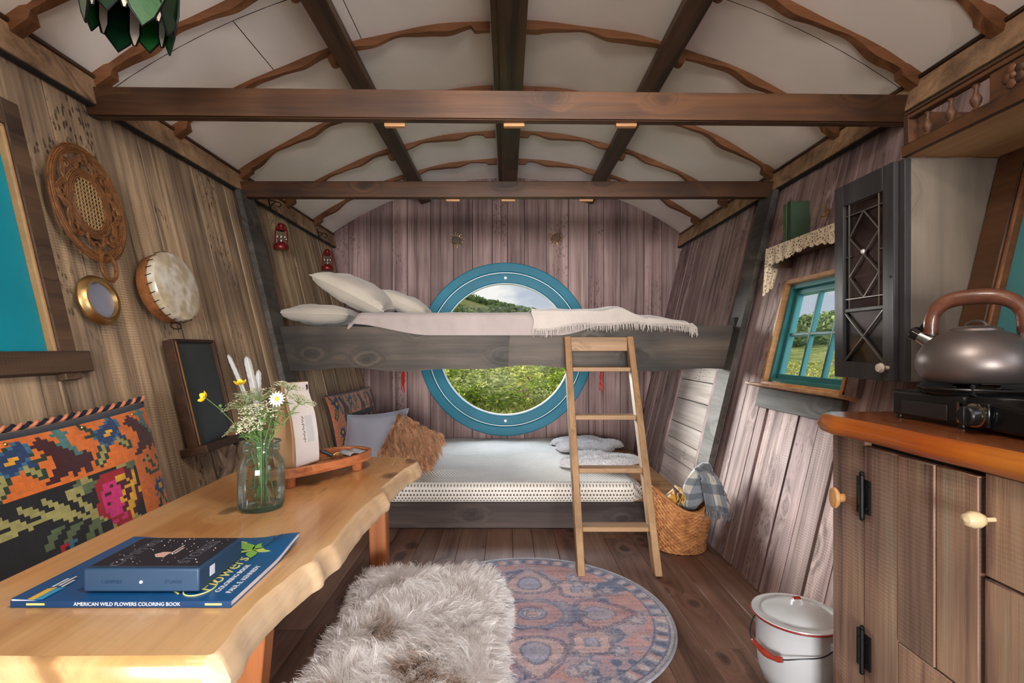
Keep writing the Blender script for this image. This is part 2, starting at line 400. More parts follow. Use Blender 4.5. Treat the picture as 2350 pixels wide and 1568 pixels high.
# ceiling: plywood sheets bent over the ribs, hairline joints
mb=MB()
def sheet(x0,x1,y0,y1,g=.0015):
    n=max(3,int((x1-x0)/.08)); xs=np.linspace(x0+g,x1-g,n)
    for k,(u,v) in enumerate(((0,1),)):
        mb.grid(lambda a,b:(x0+g+(x1-x0-2*g)*a,y0+g+(y1-y0-2*g)*b,zc(x0+g+(x1-x0-2*g)*a)),n,3)
sheet(-1.5,1.5,Y0,1.93)
for a,b in ((-1.5,-1.02),(-1.02,-.635),(-.635,1.5)): sheet(a,b,1.93,2.28)
sheet(-1.5,1.5,2.28,YB+.02)
mb.grid(lambda a,b:(-1.52+3.04*a,Y0+(YB+.05-Y0)*b,zc(-1.5+3.0*a)+.02),40,3,mi=1)
o=link('ceiling',mb.mesh('ceiling',[M_white,M_dark])); tag(o,kind='structure')
# trim boards along both walls at the springing of the roof
for side,n in (('L',1),('R',2)):
    mb=MB(); mt=WM(side,0,1.893,.028)
    s=1 if side=='L' else -1
    mb.box((s*(YB+Y0)/2,0,0),(YB-Y0,.098,.024),mt); mb.box((s*(YB+Y0)/2,-.053,-.004),(YB-Y0,.008,.02),mt,1); mb.box((s*(YB+Y0)/2,.056,.004),(YB-Y0,.014,.03),mt,2)
    o=link('trim_%d'%n,mb.mesh('trim_%d'%n,[M_trim,M_dark,M_stainY])); bevel(o,.002,1); tag(o,kind='structure')
M_trimY=None
# posts at the bunk line
M_post=wood('grey_post_wood',[S(49,46,44),S(76,71,66),S(98,92,85)],1,9,.5,.7,.1,None,.5,.3,.3,0.,.4,patch=S(150,155,165),bump=.3)
for side,n in (('L',3),('R',4)):
    mb=MB(); mt=WM(side,2.83,.92,.036); mb.box((0,0,0),(.155,1.84*NW,.03),mt)
    o=link('trim_%d'%n,mb.mesh('trim_%d'%n,M_post)); bevel(o,.003,1); tag(o,kind='structure')
# hatch of horizontal boards below the bunk on the right wall
mb=MB(); mt=WM('R',3.285,0,.0); zz=sl(.06)
for h in (.1,.13,.12,.11,.16,.13,.12):
    e=min(zz+h,sl(.88)); mb.box((0,(zz+e)/2,.004),(.66,e-zz-.004,.02),mt); zz=e
mb.box((0,(sl(.06)+sl(.88))/2,-.03),(.70,sl(.88)-sl(.06)+.04,.02),mt,1)
o=link('trim_5',mb.mesh('trim_5',[M_hatch,M_dark])); bevel(o,.0015,1); tag(o,kind='structure')
mb=MB()
for s in (-1,1):
    mb.box((s*.315,(sl(.06)+sl(.88))/2,.02),(.055,sl(.88)-sl(.06),.014),mt)
o=link('trim_6',mb.mesh('trim_6',M_barnR)); bevel(o,.0015,1); tag(o,kind='structure')
# ------------------------------------------------------------------ roof timbers
def beam(nm,mb,mat,label,cat,group,bev=.004):
    o=solo(nm,mb,mat,label,cat,group,bev=bev,seg=2,kind='structure'); return o
mb=MB(); mb.prism([(-1.462,1.808),(1.470,1.866),(1.470,1.911),(-1.462,1.853)],1.8155,1.914,'z')
mb.prism([(-1.44,1.815),(1.45,1.872),(1.45,1.905),(-1.44,1.848)],1.8155,1.8125,'z',mi=1)
b1=beam('tie_beam',mb,M_stain,'nearer dark stained tie beam crossing the whole width below the white roof','beam','tie beams')
mb=MB(); mb.box((0,2.822,1.861),(2.93,.045,.088))
b2=beam('tie_beam',mb,M_stain,'farther dark stained tie beam directly above the bunk bed','beam','tie beams')
for b_,xs_,y_,z_ in ((b1,(-.405,.026,.432),1.880,1.806),(b2,(-.295,.008,.436),2.850,1.812)):
    for x_ in xs_:
        mb=MB(); mb.box((x_,y_,z_+.006+(.02*x_ if b_ is b1 else 0)*0),(.075,.022,.020)); part('corbel_block',mb,M_sill,b_,.003)
mb=MB(); mb.box((.022,(Y0+YB)/2,2.355),(.118,YB-Y0-.04,.085)); mb.box((-.05,(Y0+YB)/2,2.385),(.03,YB-Y0-.04,.07))
beam('ridge_beam',mb,M_stainY,'broad dark ridge beam running down the middle of the arched roof','beam','roof timbers')
for s,w in ((-1,'left'),(1,'right')):
    mb=MB(); a=math.asin(.69/RC); M=T(s*.69,0,2.262)@R(math.degrees(s*a),'Y'); mb.box((0,(Y0+YB)/2,0),(.085,YB-Y0-.04,.085),M)
    beam('purlin_beam',mb,M_stainY,'dark diagonal purlin '+('to the left of the ridge beam, above the hanging lanterns side' if s<0 else 'to the right of the ridge beam, above the ladder side'),'beam','roof timbers')
def rib(Yr,label,seed):
    rnd=random.Random(seed); r=thing('ceiling_rib',label,'rib',(0,Yr,zc(0)-.05),'wavy ceiling ribs'); r['kind']='structure'
    A=math.asin(1.475/RC); ar=math.asin(.075/RC)
    for s in (-1,1):
        mb=MB(); n=90; ph=rnd.uniform(0,6)
        def d(t):
            w=.026+.009*math.sin(t*2*PI*4.5+ph)+.003*math.sin(t*2*PI*9+ph*2)
            if t>.955: w=.046
            if t<.05: w=.040
            return w
        vs=[];fs=[]
        for i in range(n+1):
            t=i/n; th=s*(ar+(A-ar)*t); yw=.015+.005*math.sin(t*2*PI*3.2+ph+1)
            if t>.955: yw=.021
            for dep,yy in ((0.,-yw),(d(t),-yw),(d(t),yw),(0.,yw)):
                q=RC-dep; vs.append((q*math.sin(th),Yr+yy,ZC+q*math.cos(th)))
        for i in range(n):
            for k in range(4):
                l=(k+1)%4; fs.append((i*4+k,i*4+l,i*4+4+l,i*4+4+k))
        fs+= [(0,1,2,3),(4*n+3,4*n+2,4*n+1,4*n)]
        if s<0: fs=[f[::-1] for f in fs]
        mb.add(vs,fs,0,True)
        part('rib_arm',mb,M_rib,r,sharp=45)
        mb=MB(); a=s*math.asin(.775/RC); c=V(((RC-.052)*math.sin(a),Yr,ZC+(RC-.052)*math.cos(a)))
        mb.tube([c+V((0,-.022,0)),c+V((0,.022,0))],.021,16)
        part('scroll_end',mb,M_rib,r)
for i,(Yr,l) in enumerate(((1.53,'wavy brown roof rib nearest the camera, its feet in the top corners of the picture'),(1.845,'wavy brown roof rib standing just above the nearer tie beam'),(2.28,'wavy light brown roof rib arching complete above the nearer tie beam'),(2.84,'wavy brown roof rib rising directly above the farther tie beam ends'),(3.42,'wavy thin roof rib arching just beyond the farther tie beam'),(3.92,'wavy thin roof rib nearest the plank end wall'))):
    rib(Yr,l,i+40)
for i,Yr in enumerate((.9,.4,-.1)): pass
# ------------------------------------------------------------------ round window
cx,cz=WC
def ring(mb,r0,r1,ya,yb,n=96,mi=0):
    fn=[]
    prof=[(r0,ya),(r1,ya),(r1,yb),(r0,yb)]
    vs=[];fs=[]
    for r,y in prof:
        for k in range(n):
            t=2*PI*k/n; vs.append((cx+r*math.cos(t),y,cz+r*math.sin(t)))
    for i in range(4):
        j=(i+1)%4
        for k in range(n):
            l=(k+1)%n; fs.append((i*n+k,i*n+l,j*n+l,j*n+k))
    mb.add(vs,fs,mi,True)
w=link('window_1',None,None,V((cx,YB,cz))); tag(w,kind='structure')
mb=MB(); ring(mb,.645,.722,YB-.062,YB-.01); part('casing_ring',mb,M_teal,w,.006,2)
mb=MB(); ring(mb,.556,.636,YB-.046,YB+.02); part('sash_ring',mb,M_teal,w,.006,2)
mb=MB(); ring(mb,.6365,.6445,YB-.040,YB+.01); part('white_bead',mb,plain('white_bead_paint',S(225,232,235),.4),w,.002,1)
mb=MB(); ring(mb,.548,.557,YB-.03,YB+.025); part('pane_gasket',mb,plain('grey_gasket',S(190,196,200),.5),w)
mb=MB(); ring(mb,.595,.66,YB+.02,YB+.10); part('outer_ring',mb,M_teal,w)
mb=MB(); mb.add([(cx+.556*math.cos(2*PI*k/64),YB-.004,cz+.556*math.sin(2*PI*k/64)) for k in range(64)],[tuple(range(64))]); part('pane',mb,M_glass,w)
for dz in (.597,-.597):
    mb=MB(); mb.lathe([(0,.006),(.011,.005),(.013,0)],16,T(cx,YB-.046,cz+dz)@R(90,'X')); part('screw_cap',mb,plain('white_cap',S(230,235,238),.35),w)
# ------------------------------------------------------------------ right wall window over the counter
def right_window():
    w=link('window_2',None,None,WM('R',2.162,1.07).translation); tag(w,kind='structure')
    Mx=WM('R',2.162,1.07,.0); W,H=.60,(1.315-.825)*NW
    mb=MB()
    for sx in (-1,1): mb.box((sx*(W/2-.009),0,-.01),(.018,H,.07),Mx)
    for sy in (-1,1): mb.box((0,sy*(H/2-.009),-.01),(W,.018,.07),Mx)
    part('frame',mb,M_sill,w,.002)
    mb=MB()
    for sx in (-1,1): mb.box((sx*(W/2-.028),0,-.03),(.022,H-.036,.06),Mx)
    for sy in (-1,1): mb.box((0,sy*(H/2-.028),-.03),(W-.036,.022,.06),Mx)
    part('jamb',mb,M_tealR,w,.003)
    mb=MB(); bw=.026
    for sx in (-1,1): mb.box((sx*(W/2-.052),0,-.034),(bw,H-.08,.030),Mx)
    for sy in (-1,1): mb.box((0,sy*(H/2-.052),-.034),(W-.08,bw,.030),Mx)
    part('sash',mb,M_tealR,w,.004)
    mb=MB(); iw=W-.128
    for k in (-1,1): mb.box((k*iw/6,0,-.034),(.013,H-.12,.022),Mx)
    mb.box((0,.0,-.034),(iw,.013,.022),Mx)
    part('muntins',mb,M_tealR,w,.002)
    mb=MB(); mb.box((0,0,-.038),(iw+.02,H-.11,.003),Mx); part('panes',mb,M_glass,w)
    mb=MB(); mb.box((0,-H/2-.006,.03),(W+.10,.014,.085),Mx); part('sill',mb,M_sill,w,.003)
    mb=MB(); mb.box((0,-H/2-.06,.010),(W+.02,.09,.022),Mx); part('apron',mb,M_post,w,.002)
    mb=MB(); mb.box((W/2+.035,0,.010),(.06,H,.022),Mx); mb.box((-W/2-.035,0,.010),(.06,H,.022),Mx); part('casing',mb,M_barnR,w,.002)
right_window()
# ------------------------------------------------------------------ shuttered windows near the camera
def shutter_window(n,side,Ya,Yb,za,zb,cs,mats):
    Yc,zm=(Ya+Yb)/2,(za+zb)/2; w=link('window_%d'%n,None,None,WM(side,Yc,zm).translation); tag(w,kind='structure')
    Mx=WM(side,Yc,zm,0); W,H=Yb-Ya,(zb-za)*NW; s=1 if side=='L' else -1
    mb=MB()
    for k in (-1,1): mb.box((k*(W/2+cs/2),0,.012),(cs,H+.16,.026),Mx)
    mb.box((0,H/2+.035,.012),(W,.075,.026),Mx)
    part('casing',mb,mats[0],w,.003)
    mb=MB(); mb.box((0,-H/2-.03,.016),(W+.19,.062,.034),Mx); part('sill',mb,mats[1],w,.003)
    mb=MB()
    for k in (-1,1): mb.box((k*(W/2-.006),0,.004),(.012,H,.034),Mx)
    mb.box((0,H/2-.006,.004),(W,.012,.034),Mx)
    part('jamb_lining',mb,mats[2],w,.004)
    mb=MB(); mb.box((0,0,-.008),(W-.024,H-.0,.02),Mx)
    part('shutter',mb,mats[3],w,.002)
M_dkcase=wood('dark_casing_wood',[S(50,38,30),S(86,66,50),S(112,86,64)],1,9,.5,.6,.1,None,.5,.3,.2,0,.4,bump=.3)
M_tan=plain('rough_tan_edge',S(190,150,104),.8,0,.6,60,.25)
shutter_window(3,'L',.72,1.44,.985,1.62,.056,(M_dkcase,M_dkcase,M_tan,plain('teal_shutter_paint',S(0,148,168),.5,0,.04,20,.12)))
shutter_window(4,'R',.72,1.368,.98,1.5,.075,(M_stainY,M_stainY,M_rib,plain('dull_teal_paint',S(70,128,132),.5,0,.04,20,.15)))
# ------------------------------------------------------------------ bunk bed
TZ=.60
bk=thing('bunk_bed','grey live edge bunk bed spanning the wagon across the round window','bunk bed',(0,2.86,.88))
def low(x):
    return .868+.022*smooth((x+1.25)/.5)+.012*math.sin(x*5.1+1)+.006*math.sin(x*13)-.012*smooth((x-.9)/.3)
for a,b in ((-1.262,.012),(.014,1.258)):
    mb=MB(); xs=np.linspace(a,b,40); top=lambda x:1.118+.012*(x+1.25)/2.5+.004*math.sin(x*4)
    def xe(x,z): # ends follow the leaning wall
        return x if abs(x)<1.2 else math.copysign(min(abs(x)+ (z-.88)*.238,xw(z)-.028),x)
    p=[(xe(x,low(x)),low(x)) for x in xs]+[(xe(x,top(x)),top(x)) for x in xs[::-1]]
    mb.prism(p,2.842,2.882,'y'); part('front_board',mb,M_greyboard,bk,.006,2)
mb=MB(); mb.box((0,3.22,1.075),(2.42,.66,.03)); part('platform',mb,M_greyboard,bk)
mb=MB(); mb.box((1.255,2.855,1.135),(.03,.06,.07)); part('end_block',mb,M_dark,bk)
M_sheet=fabric('oatmeal_sheet',S(166,154,150),900,.9,.08,.35,.3,wr=1.2)
M_linen=fabric('linen_pillow',S(196,186,172),800,.9,.08,.3,.3,wr=.9)
def zl(x):
    t=smooth((x+.86)/.45)*(1-smooth((x-.28)/.3)); return lerp(1.135,1.072,t)
def ztop(x): return 1.198-.075*smooth((x-.55)/.5)-.06*smooth((-.80-x)/.07)
def mat_fn(u,v):
    x=lerp(-.87,1.03,u); zt=ztop(x); zlo=min(zl(x),zt-.02); w=.004*math.sin(x*31)*math.sin(v*9)+.003*math.sin(x*77+v*5)
    if v<.35:
        t=v/.35; z=lerp(zlo,zt-.035,t); return (x,2.830+w*.8+.002*math.sin(t*3),z)
    if v<.5:
        t=(v-.35)/.15*PI/2; return (x,2.830+.035*(1-math.cos(t))+w*.8*(1-t/1.6),zt-.035+.035*math.sin(t))
    if v<.9:
        t=(v-.5)/.4; return (x,lerp(2.865,3.52,t),zt+.004*math.sin(x*17+t*4))
    t=(v-.9)/.1; return (x,3.52+.02*math.sin(t*PI),lerp(zt,1.095,t))
mb=MB(); mb.grid(mat_fn,140,40)
for u in (0,1):
    c_=[mat_fn(u,j/39) for j in range(40)]; x=c_[0][0]; c_+=[(x,2.888,1.096),(x,2.888,1.134),(x,2.836,1.134)]; mb.add(c_,[tuple(range(43)) if u else tuple(range(42,-1,-1))],0,True)
solo('bunk_mattress',mb,M_sheet,'oatmeal sheeted mattress on the upper bunk, draped over its front board','mattress')
def pillow(w,h,t,nu=34,nv=24,pinch=.10,seed=0,wr=.012,pw=.42):
    mb=MB(); rnd=seed*7.3
    def side(sg):
        def fn(a,b):
            u=2*a-1; v=2*b-1
            x=w/2*u*(1-pinch*(1-v*v)); y=h/2*v*(1-pinch*(1-u*u))
            q=max(0,(1-u**4)*(1-v**4))**pw if True else 0
            e=max(0,(1-u*u)*(1-v*v))
            n=mnoise.noise(V((x*9+rnd,y*9,sg*3)))*wr*min(1,e*3)+mnoise.noise(V((x*22+rnd,y*22,sg)))*wr*.35*min(1,e*3)
            z=sg*(t/2*q*(.72+.28*e)+n)
            return (x,y,z)
        return fn
    mb.grid(side(1),nu,nv); b=len(mb.v)
    mb.grid(lambda a,b:side(-1)(1-a,b),nu,nv)
    return mb
def xform(mb,M):
    mb.v=[M@p for p in mb.v]; return mb
def seam(w,h,pinch,r,M,n=26):
    pts=[]
    for k in range(4*n):
        s=k//n; t=2*(k%n)/n-1
        u,v=((t,-1),(1,t),(-t,1),(-1,-t))[s]
        pts.append(M@V((w/2*u*(1-pinch*(1-v*v)),h/2*v*(1-pinch*(1-u*u)),0)))
    mb=MB(); mb.tube(pts,r,6,closed=True); return mb
def pillow_thing(nm,label,w,h,t,M,mat,seed=1,pinch=.1,group=None,**k):
    mb=xform(pillow(w,h,t,pinch=pinch,seed=seed,**k),M)
    r=thing(nm,label,'pillow',M.translation-V((0,0,.02)),group)
    part('pillow_body',mb,mat,r); part('seam_piping',seam(w,h,pinch,.0035,M),mat,r)
    return r
pillow_thing('bed_pillow','flat linen pillow lying lowest at the left end of the bunk',.40,.42,.125,frame((-1.085,3.10,1.195),(1,0,-.03),(0,1,0),(.03,0,1)),M_linen,1)
pillow_thing('bed_pillow','plump linen pillow tilted on the bunk below the red lanterns',.46,.46,.17,frame((-.905,3.16,1.335),(1,.05,-.50),(.0,1,.1),(.5,-.1,1)),M_linen,2)
pillow_thing('bed_pillow','linen pillow half hidden behind the plump tilted one on the bunk',.34,.40,.13,frame((-.66,3.42,1.285),(1,.1,-.45),(0,1,0),(.45,0,1)),M_linen,3)
# fringed throw at the foot of the bunk mattress
M_throw=fabric('cream_throw',S(190,180,172),300,.95,.1,.6,.4,wr=.5)
th=thing('throw_blanket','cream fringed throw draped over the right end of the bunk mattress','blanket',(.6,2.83,1.1))
def hem(x): return lerp(1.098,1.128,smooth((x-.14)/.35))-.02*smooth((x-.85)/.15)+.006*math.sin(x*21)
def thr(u,v):
    x=lerp(.135,.985,u); zt=ztop(x)+.028+.006*math.sin(x*14)+.004*math.sin(x*33); zh=hem(x); w=.006*math.sin(x*44)*(1-v)
    if v<.4: t=v/.4; return (x+.01*math.sin(t*4),2.806+w*.6,lerp(zh,zt-.02,t))
    t=(v-.4)/.6
    return (x,2.806+.03*math.sin(min(1,t*6)*PI/2)+ .66*t,zt-.02*(1-min(1,t*8))**2+.006*math.sin(x*23+t*6))
mb=MB(); mb.grid(thr,110,26); o=part('woven_cloth',mb,M_throw,th); sd=o.modifiers.new('Solid','SOLIDIFY'); sd.thickness=.004
mb=MB(); rnd=random.Random(8)
for i in range(150):
    x=lerp(.137,.99,i/149); z=hem(x)+.012; l=rnd.uniform(.030,.050); dx=rnd.uniform(-.008,.008); y=2.800+.0036*math.sin(x*44)-.002
    mb.tube([(x,y,z),(x+dx*.5,y-.004,z-l*.5),(x+dx,y-.003+rnd.uniform(-.004,.003),z-l)],[.0018,.0022,.001],4)
for i in range(14):
    x=1.0+rnd.uniform(-.012,.03); z=1.128; mb.tube([(x-.02,2.82,z+.01),(x,2.808,z-.015),(x+rnd.uniform(-.01,.012),2.803,z-rnd.uniform(.045,.07))],[.002,.003,.0015],4)
part('fringe',mb,M_throw,th)
# ------------------------------------------------------------------ lower bed
bd=thing('platform_bed','dark plank platform bed under the bunk, built across the end of the wagon','bed',(0,3.6,0))
M_bedwood=wood('dark_bed_plank',[S(40,31,29),S(62,50,46),S(82,68,62)],0,9,.5,.6,.1,None,.5,.4,0,0,.3,bump=.2)
mb=MB(); mb.box((.03,2.886,.074),(2.10,.028,.142)); part('front_rail',mb,M_bedwood,bd,.003)
mb=MB(); mb.box((0,3.63,.135),(2.08,1.45,.02)); part('bed_deck',mb,M_sill,bd)
mb=MB(); mb.box((-.68,2.868,.075),(.018,.012,.145)); part('corner_batten',mb,M_dark,bd)
# coverlet material: knitted cream with a hexagonal field of holes
def coverlet():
    m=NT('knitted_coverlet'); o=m.obj(); sx=m.n('ShaderNodeSeparateXYZ',{0:o})
    s=.0185; v=m.math('DIVIDE',m.math('SUBTRACT',sx.outputs[1],sx.outputs[2]),s*.87)
    row=m.math('FLOOR',v); u=m.math('ADD',m.math('DIVIDE',sx.outputs[0],s),m.math('MULTIPLY',row,.5))
    a=m.math('SUBTRACT',m.math('FRACT',u),.5); b=m.math('SUBTRACT',m.math('FRACT',v),.5)
    d=m.math('SQRT',m.math('ADD',m.math('MULTIPLY',a,a),m.math('MULTIPLY',b,b)))
    hole=m.ramp(d,[(.20,1.),(.34,0.)])
    c=m.mix(hole,S(232,228,220),S(96,82,72)); c=m.mix(1.,c,m.ramp(m.noise(o,5.,3),[(.3,.9),(.7,1.04)]),'MULTIPLY')
    m.P(Base_Color=c,Roughness=.95,Sheen_Weight=.3,Specular_IOR_Level=.15); m.bump(m.math('SUBTRACT',1.,hole),.6,.004); return m.mat
def bed_fn(u,v):
    x=lerp(-1.0,.765,u); r=.05; Y0_,Y1=2.885,4.335; z0,z1=.147,.248
    rx=smooth((.765-x)/.07); 
    wv=.006*math.sin(x*7+v*11)+.004*math.sin(x*19-v*23)
    if v<.16: t=v/.16; return (x,Y0_-.006*math.sin(t*PI)+ .05*(1-rx),lerp(z0,z1-r,t))
    if v<.28: t=(v-.16)/.12*PI/2; return (x,Y0_+r*(1-math.cos(t))+.05*(1-rx)*math.cos(t),z1-r+r*math.sin(t)-.03*(1-rx))
    t=(v-.28)/.72; e=min(1,t*6)
    fold=.015*math.exp(-((t-.22-.08*math.sin(x*3))**2)/.004)*smooth((-.05-x)/.3)+.012*math.exp(-((t-.42+.1*x)**2)/.004)*smooth((.3-x)/.4)
    return (x,lerp(Y0_+r,Y1,t),z1-.03*(1-rx)+wv*e*.5+fold)
mb=MB(); mb.grid(bed_fn,150,80); mb.add([bed_fn(1,j/79) for j in range(80)]+[(.765,4.335,.147)],[tuple(range(81))],0)
solo('bed_mattress',mb,coverlet(),'low mattress under a cream knitted coverlet on the plank platform','mattress')
# fluffy pelts on the bed
M_fur=vcol('white_fleece',.95,1.,.5)
def fleece_mat(name):
    m=NT(name); t=m.t; c=m.n('ShaderNodeAttribute',attribute_name='Col').outputs[0];
    d=m.n('ShaderNodeBsdfDiffuse',{0:c}); l=m.n('ShaderNodeBsdfTranslucent',{0:c}); mx=m.n('ShaderNodeMixShader',{0:.5,1:d,2:l}); t.links.new(mx.outputs[0],m.out.inputs[0]); return m.mat
def puff(nm,label,outl,Mx,th,seed,nst,L,colf,base,cat='sheepskin',mat=None):
    """flat pelt: closed outline in local xy, domed, with short pile"""
    n=len(outl); rings=12; vs=[];fs=[]
    cx_=sum(p[0] for p in outl)/n; cy_=sum(p[1] for p in outl)/n
    for k in range(rings+1):
        t=k/rings
        for (x,y) in outl:
            px,py=lerp(x,cx_,t),lerp(y,cy_,t)
            h=th*(1-(1-min(1,t*3.2))**2)**.5
            vs.append((px,py,h+.010*mnoise.noise(V((px*14+seed,py*14,0)))*min(1,t*4)))
    for k in range(rings):
        for i in range(n):
            j=(i+1)%n; fs.append((k*n+i,k*n+j,(k+1)*n+j,(k+1)*n+i))
    fs.append(tuple(rings*n+i for i in range(n)))
    mb=MB(); mb.add(vs,fs,0,True,Mx); lo,hi=mb.bounds()
    r=thing(nm,label,cat,((lo[0]+hi[0])/2,(lo[1]+hi[1])/2,lo[2]))
    part('hide',mb,plain(nm+'_hide',base,.95,0,.4,120,.06,Sheen_Weight=.4),r)
    rng=np.random.default_rng(seed); A=np.array([tuple(p) for p in mb.v])
    tri=np.array([f[:3] for f in mb.f if len(f)==4]); tri2=np.array([(f[0],f[2],f[3]) for f in mb.f if len(f)==4]); tri=np.vstack([tri,tri2])
    P=A[tri]; nr=np.cross(P[:,1]-P[:,0],P[:,2]-P[:,0]); ar=np.linalg.norm(nr,axis=1); nr/=ar[:,None]+1e-12
    if (nr[:,2]*ar).sum()<0: nr=-nr
    idx=rng.choice(len(tri),nst,p=ar/ar.sum()); w=rng.dirichlet((1,1,1),nst); b=(P[idx]*w[:,:,None]).sum(1)
    d=nr[idx]+rng.normal(size=(nst,3))*.55; d/=np.linalg.norm(d,axis=1,keepdims=True)
    v,q,c=strands(b,b+d*L*rng.uniform(.6,1.2,(nst,1)),.0022,2,None,colf(b,rng),rng)
    link('pile',np_mesh('pile',v,q,mat or M_fur,c,r.location),r)
    return r
def cloud(w,h,lob,seed,n=72):
    return [(w/2*math.cos(t)*(1+.13*math.sin(lob*t+seed)+.05*math.sin(lob*2.3*t)),h/2*math.sin(t)*(1+.13*math.sin(lob*t+seed)+.05*math.sin(lob*2.3*t))) for t in [2*PI*k/n for k in range(n)]]
wf=lambda b,rng: np.clip(np.array([[.80,.79,.80]])*rng.uniform(.86,1.05,(len(b),1)),0,1)
puff('sheepskin_pelt','white cloud shaped fluffy pelt on the far right of the lower bed',cloud(.50,.56,5,1.2),T(.60,3.95,.257),.035,3,9000,.012,wf,S(225,222,224))
puff('sheepskin_pelt','white fluffy pelt nearest the ladder on the lower bed, lying in front of another',cloud(.50,.46,4,.3),T(.60,3.36,.259),.036,4,9000,.012,wf,S(225,222,224))
# ------------------------------------------------------------------ ladder
M_lad=wood('ladder_pine',[S(106,77,52),S(144,111,78),S(164,131,96)],2,9,.5,.5,.1,None,.4,.4,0,0,.15,bump=.12)
M_ladx=wood('ladder_tread_pine',[S(106,77,52),S(144,111,78),S(164,131,96)],0,9,.5,.5,.1,None,.4,.4,0,0,.15,bump=.12)
ld=thing('ladder','pale pine ladder leaning against the front of the bunk','ladder',(.49,2.25,0))
sl_=(2.768-2.245)/1.065
for x in (.325,.660):
    mb=MB(); mb.prism([(2.245,0.0098),(2.310,0.0098),(2.310+sl_*1.02,1.02),(2.768+.045,1.065),(2.768,1.065)],x-.017,x+.017,'x'); part('stile',mb,M_lad,ld,.004)
for z in (.1934,.4314,.668,.9025):
    y=2.245+sl_*z; mb=MB(); mb.box((.4925,y+.034,z-.011),(.301,.066,.024)); part('rung',mb,M_ladx,ld,.003)
mb=MB(); y=2.245+sl_*1.02; mb.box((.4925,y+.03,1.023),(.301,.02,.075)); part('top_board',mb,M_ladx,ld,.003)
# ------------------------------------------------------------------ table
def pine_top():
    return wood('table_pine',[S(186,138,88),S(214,170,118),S(226,186,136),S(230,196,150)],1,9,.5,.28,.0,None,.3,.95,0,0,.0,patch=S(235,205,170),bump=.05,coat=.35,spec=.5,streak=(.25,.72),knot_scale=4.6)
tb=thing('table','honey pine live edge table with bark-side wavy rim','table',(-.62,1.3,0))
edge=[(.665,-.372),(.72,-.374),(.7556,-.383),(.81,-.385),(.8655,-.380),(.92,-.372),(.95,-.366),(.972,-.357),(.985,-.356),(1.0,-.361),(1.02,-.360),(1.06,-.350),(1.161,-.354),(1.25,-.356),(1.33,-.352),(1.40,-.345),(1.445,-.336),(1.465,-.343),(1.49,-.352),(1.561,-.345),(1.62,-.343),(1.70,-.334),(1.76,-.322),(1.80,-.312),(1.83,-.309),(1.855,-.318),(1.872,-.335),(1.90,-.352)]
def ed(y): 
    ys=[e[0] for e in edge]; xs=[e[1] for e in edge]; return float(np.interp(y,ys,xs))
ys=np.linspace(.68,1.90,150)
ks=lambda y: .0012*mnoise.noise(V((y*30,2,0)))
outl=[(-.865,.668),(-.60,.664)]+[(-.39,.666)]+[(ed(y)+ks(y),y) for y in ys]+[(-.60,1.925),(-.885,1.93)]
rings=[(-.010,0.),(-.003,-.004),(.0,-.010),(.012,-.035),(.009,-.050),(-.004,-.056)]
vs=[];fs=[]; n=len(outl)
def ofs(p,d,y):
    x=p[0]+(d+.0025*mnoise.noise(V((y*17,5,d*40))) if p[0]>-.45 and .67<p[1]<1.91 else 0); yy=p[1]
    if p[1]<.67: yy=p[1]+(-d*.3 if d>0 else -d)
    return (x,yy)
for d,z in rings:
    for p in outl: q=ofs(p,d,p[1]); vs.append((q[0],q[1],TZ+z))
for k in range(len(rings)-1):
    for i in range(n): fs.append((k*n+i,(k+1)*n+i,(k+1)*n+(i+1)%n,k*n+(i+1)%n))
M_live=wood('live_edge_sapwood',[S(170,130,92),S(214,180,140),S(232,206,172)],1,7,.8,.4,.0,None,.3,.5,0,0,.25,bump=.3,coat=.2)
M_tabletop=pine_top()
mb=MB(); mb.add(vs,fs,1,True); mb.add(vs[:n],[tuple(range(n))],0); mb.add(vs[-n:],[tuple(range(n-1,-1,-1))],1)
for i,f in enumerate(mb.f):
    if len(f)==4 and not all(mb.v[k].x>-.45 for k in f): mb.m[i]=0
part('table_top',mb,[M_tabletop,M_live],tb,sharp=50)
M_leg=wood('table_leg_wood',[S(112,62,34),S(160,96,54),S(182,116,70)],2,8,.5,.4,.0,None,.4,.4,0,0,.2,bump=.1)
for (x,y,wd,sk) in ((-.478,.98,.075,-.05),(-.412,1.66,.055,.012),(-.82,.98,.075,.05),(-.82,1.66,.055,-.012)):
    mb=MB(); n_=10; L=[];Rr=[]
    for k in range(n_+1):
        t=k/n_; z=lerp(.001,TZ-.054,t); c=x+sk*(1-t); h=wd/2*(.75+.25*t+.12*math.sin(t*PI)); L.append((c-h,z)); Rr.append((c+h,z))
    mb.prism(L+Rr[::-1],y-.022,y+.022,'y'); part('leg',mb,M_leg,tb,.004)
# wall bench below the kilim cushion
bw=thing('wall_bench','plank bench along the left wall behind the table, carrying the kilim cushion','bench',(-.98,1.4,0))
mb=MB(); mb.box((-.975,1.5,.245),(.19,2.2,.03)); part('seat_plank',mb,M_barnK,bw,.003)
mb=MB(); mb.box((-.90,1.5,.115),(.02,2.16,.226)); part('front_panel',mb,M_barnK,bw,.002)
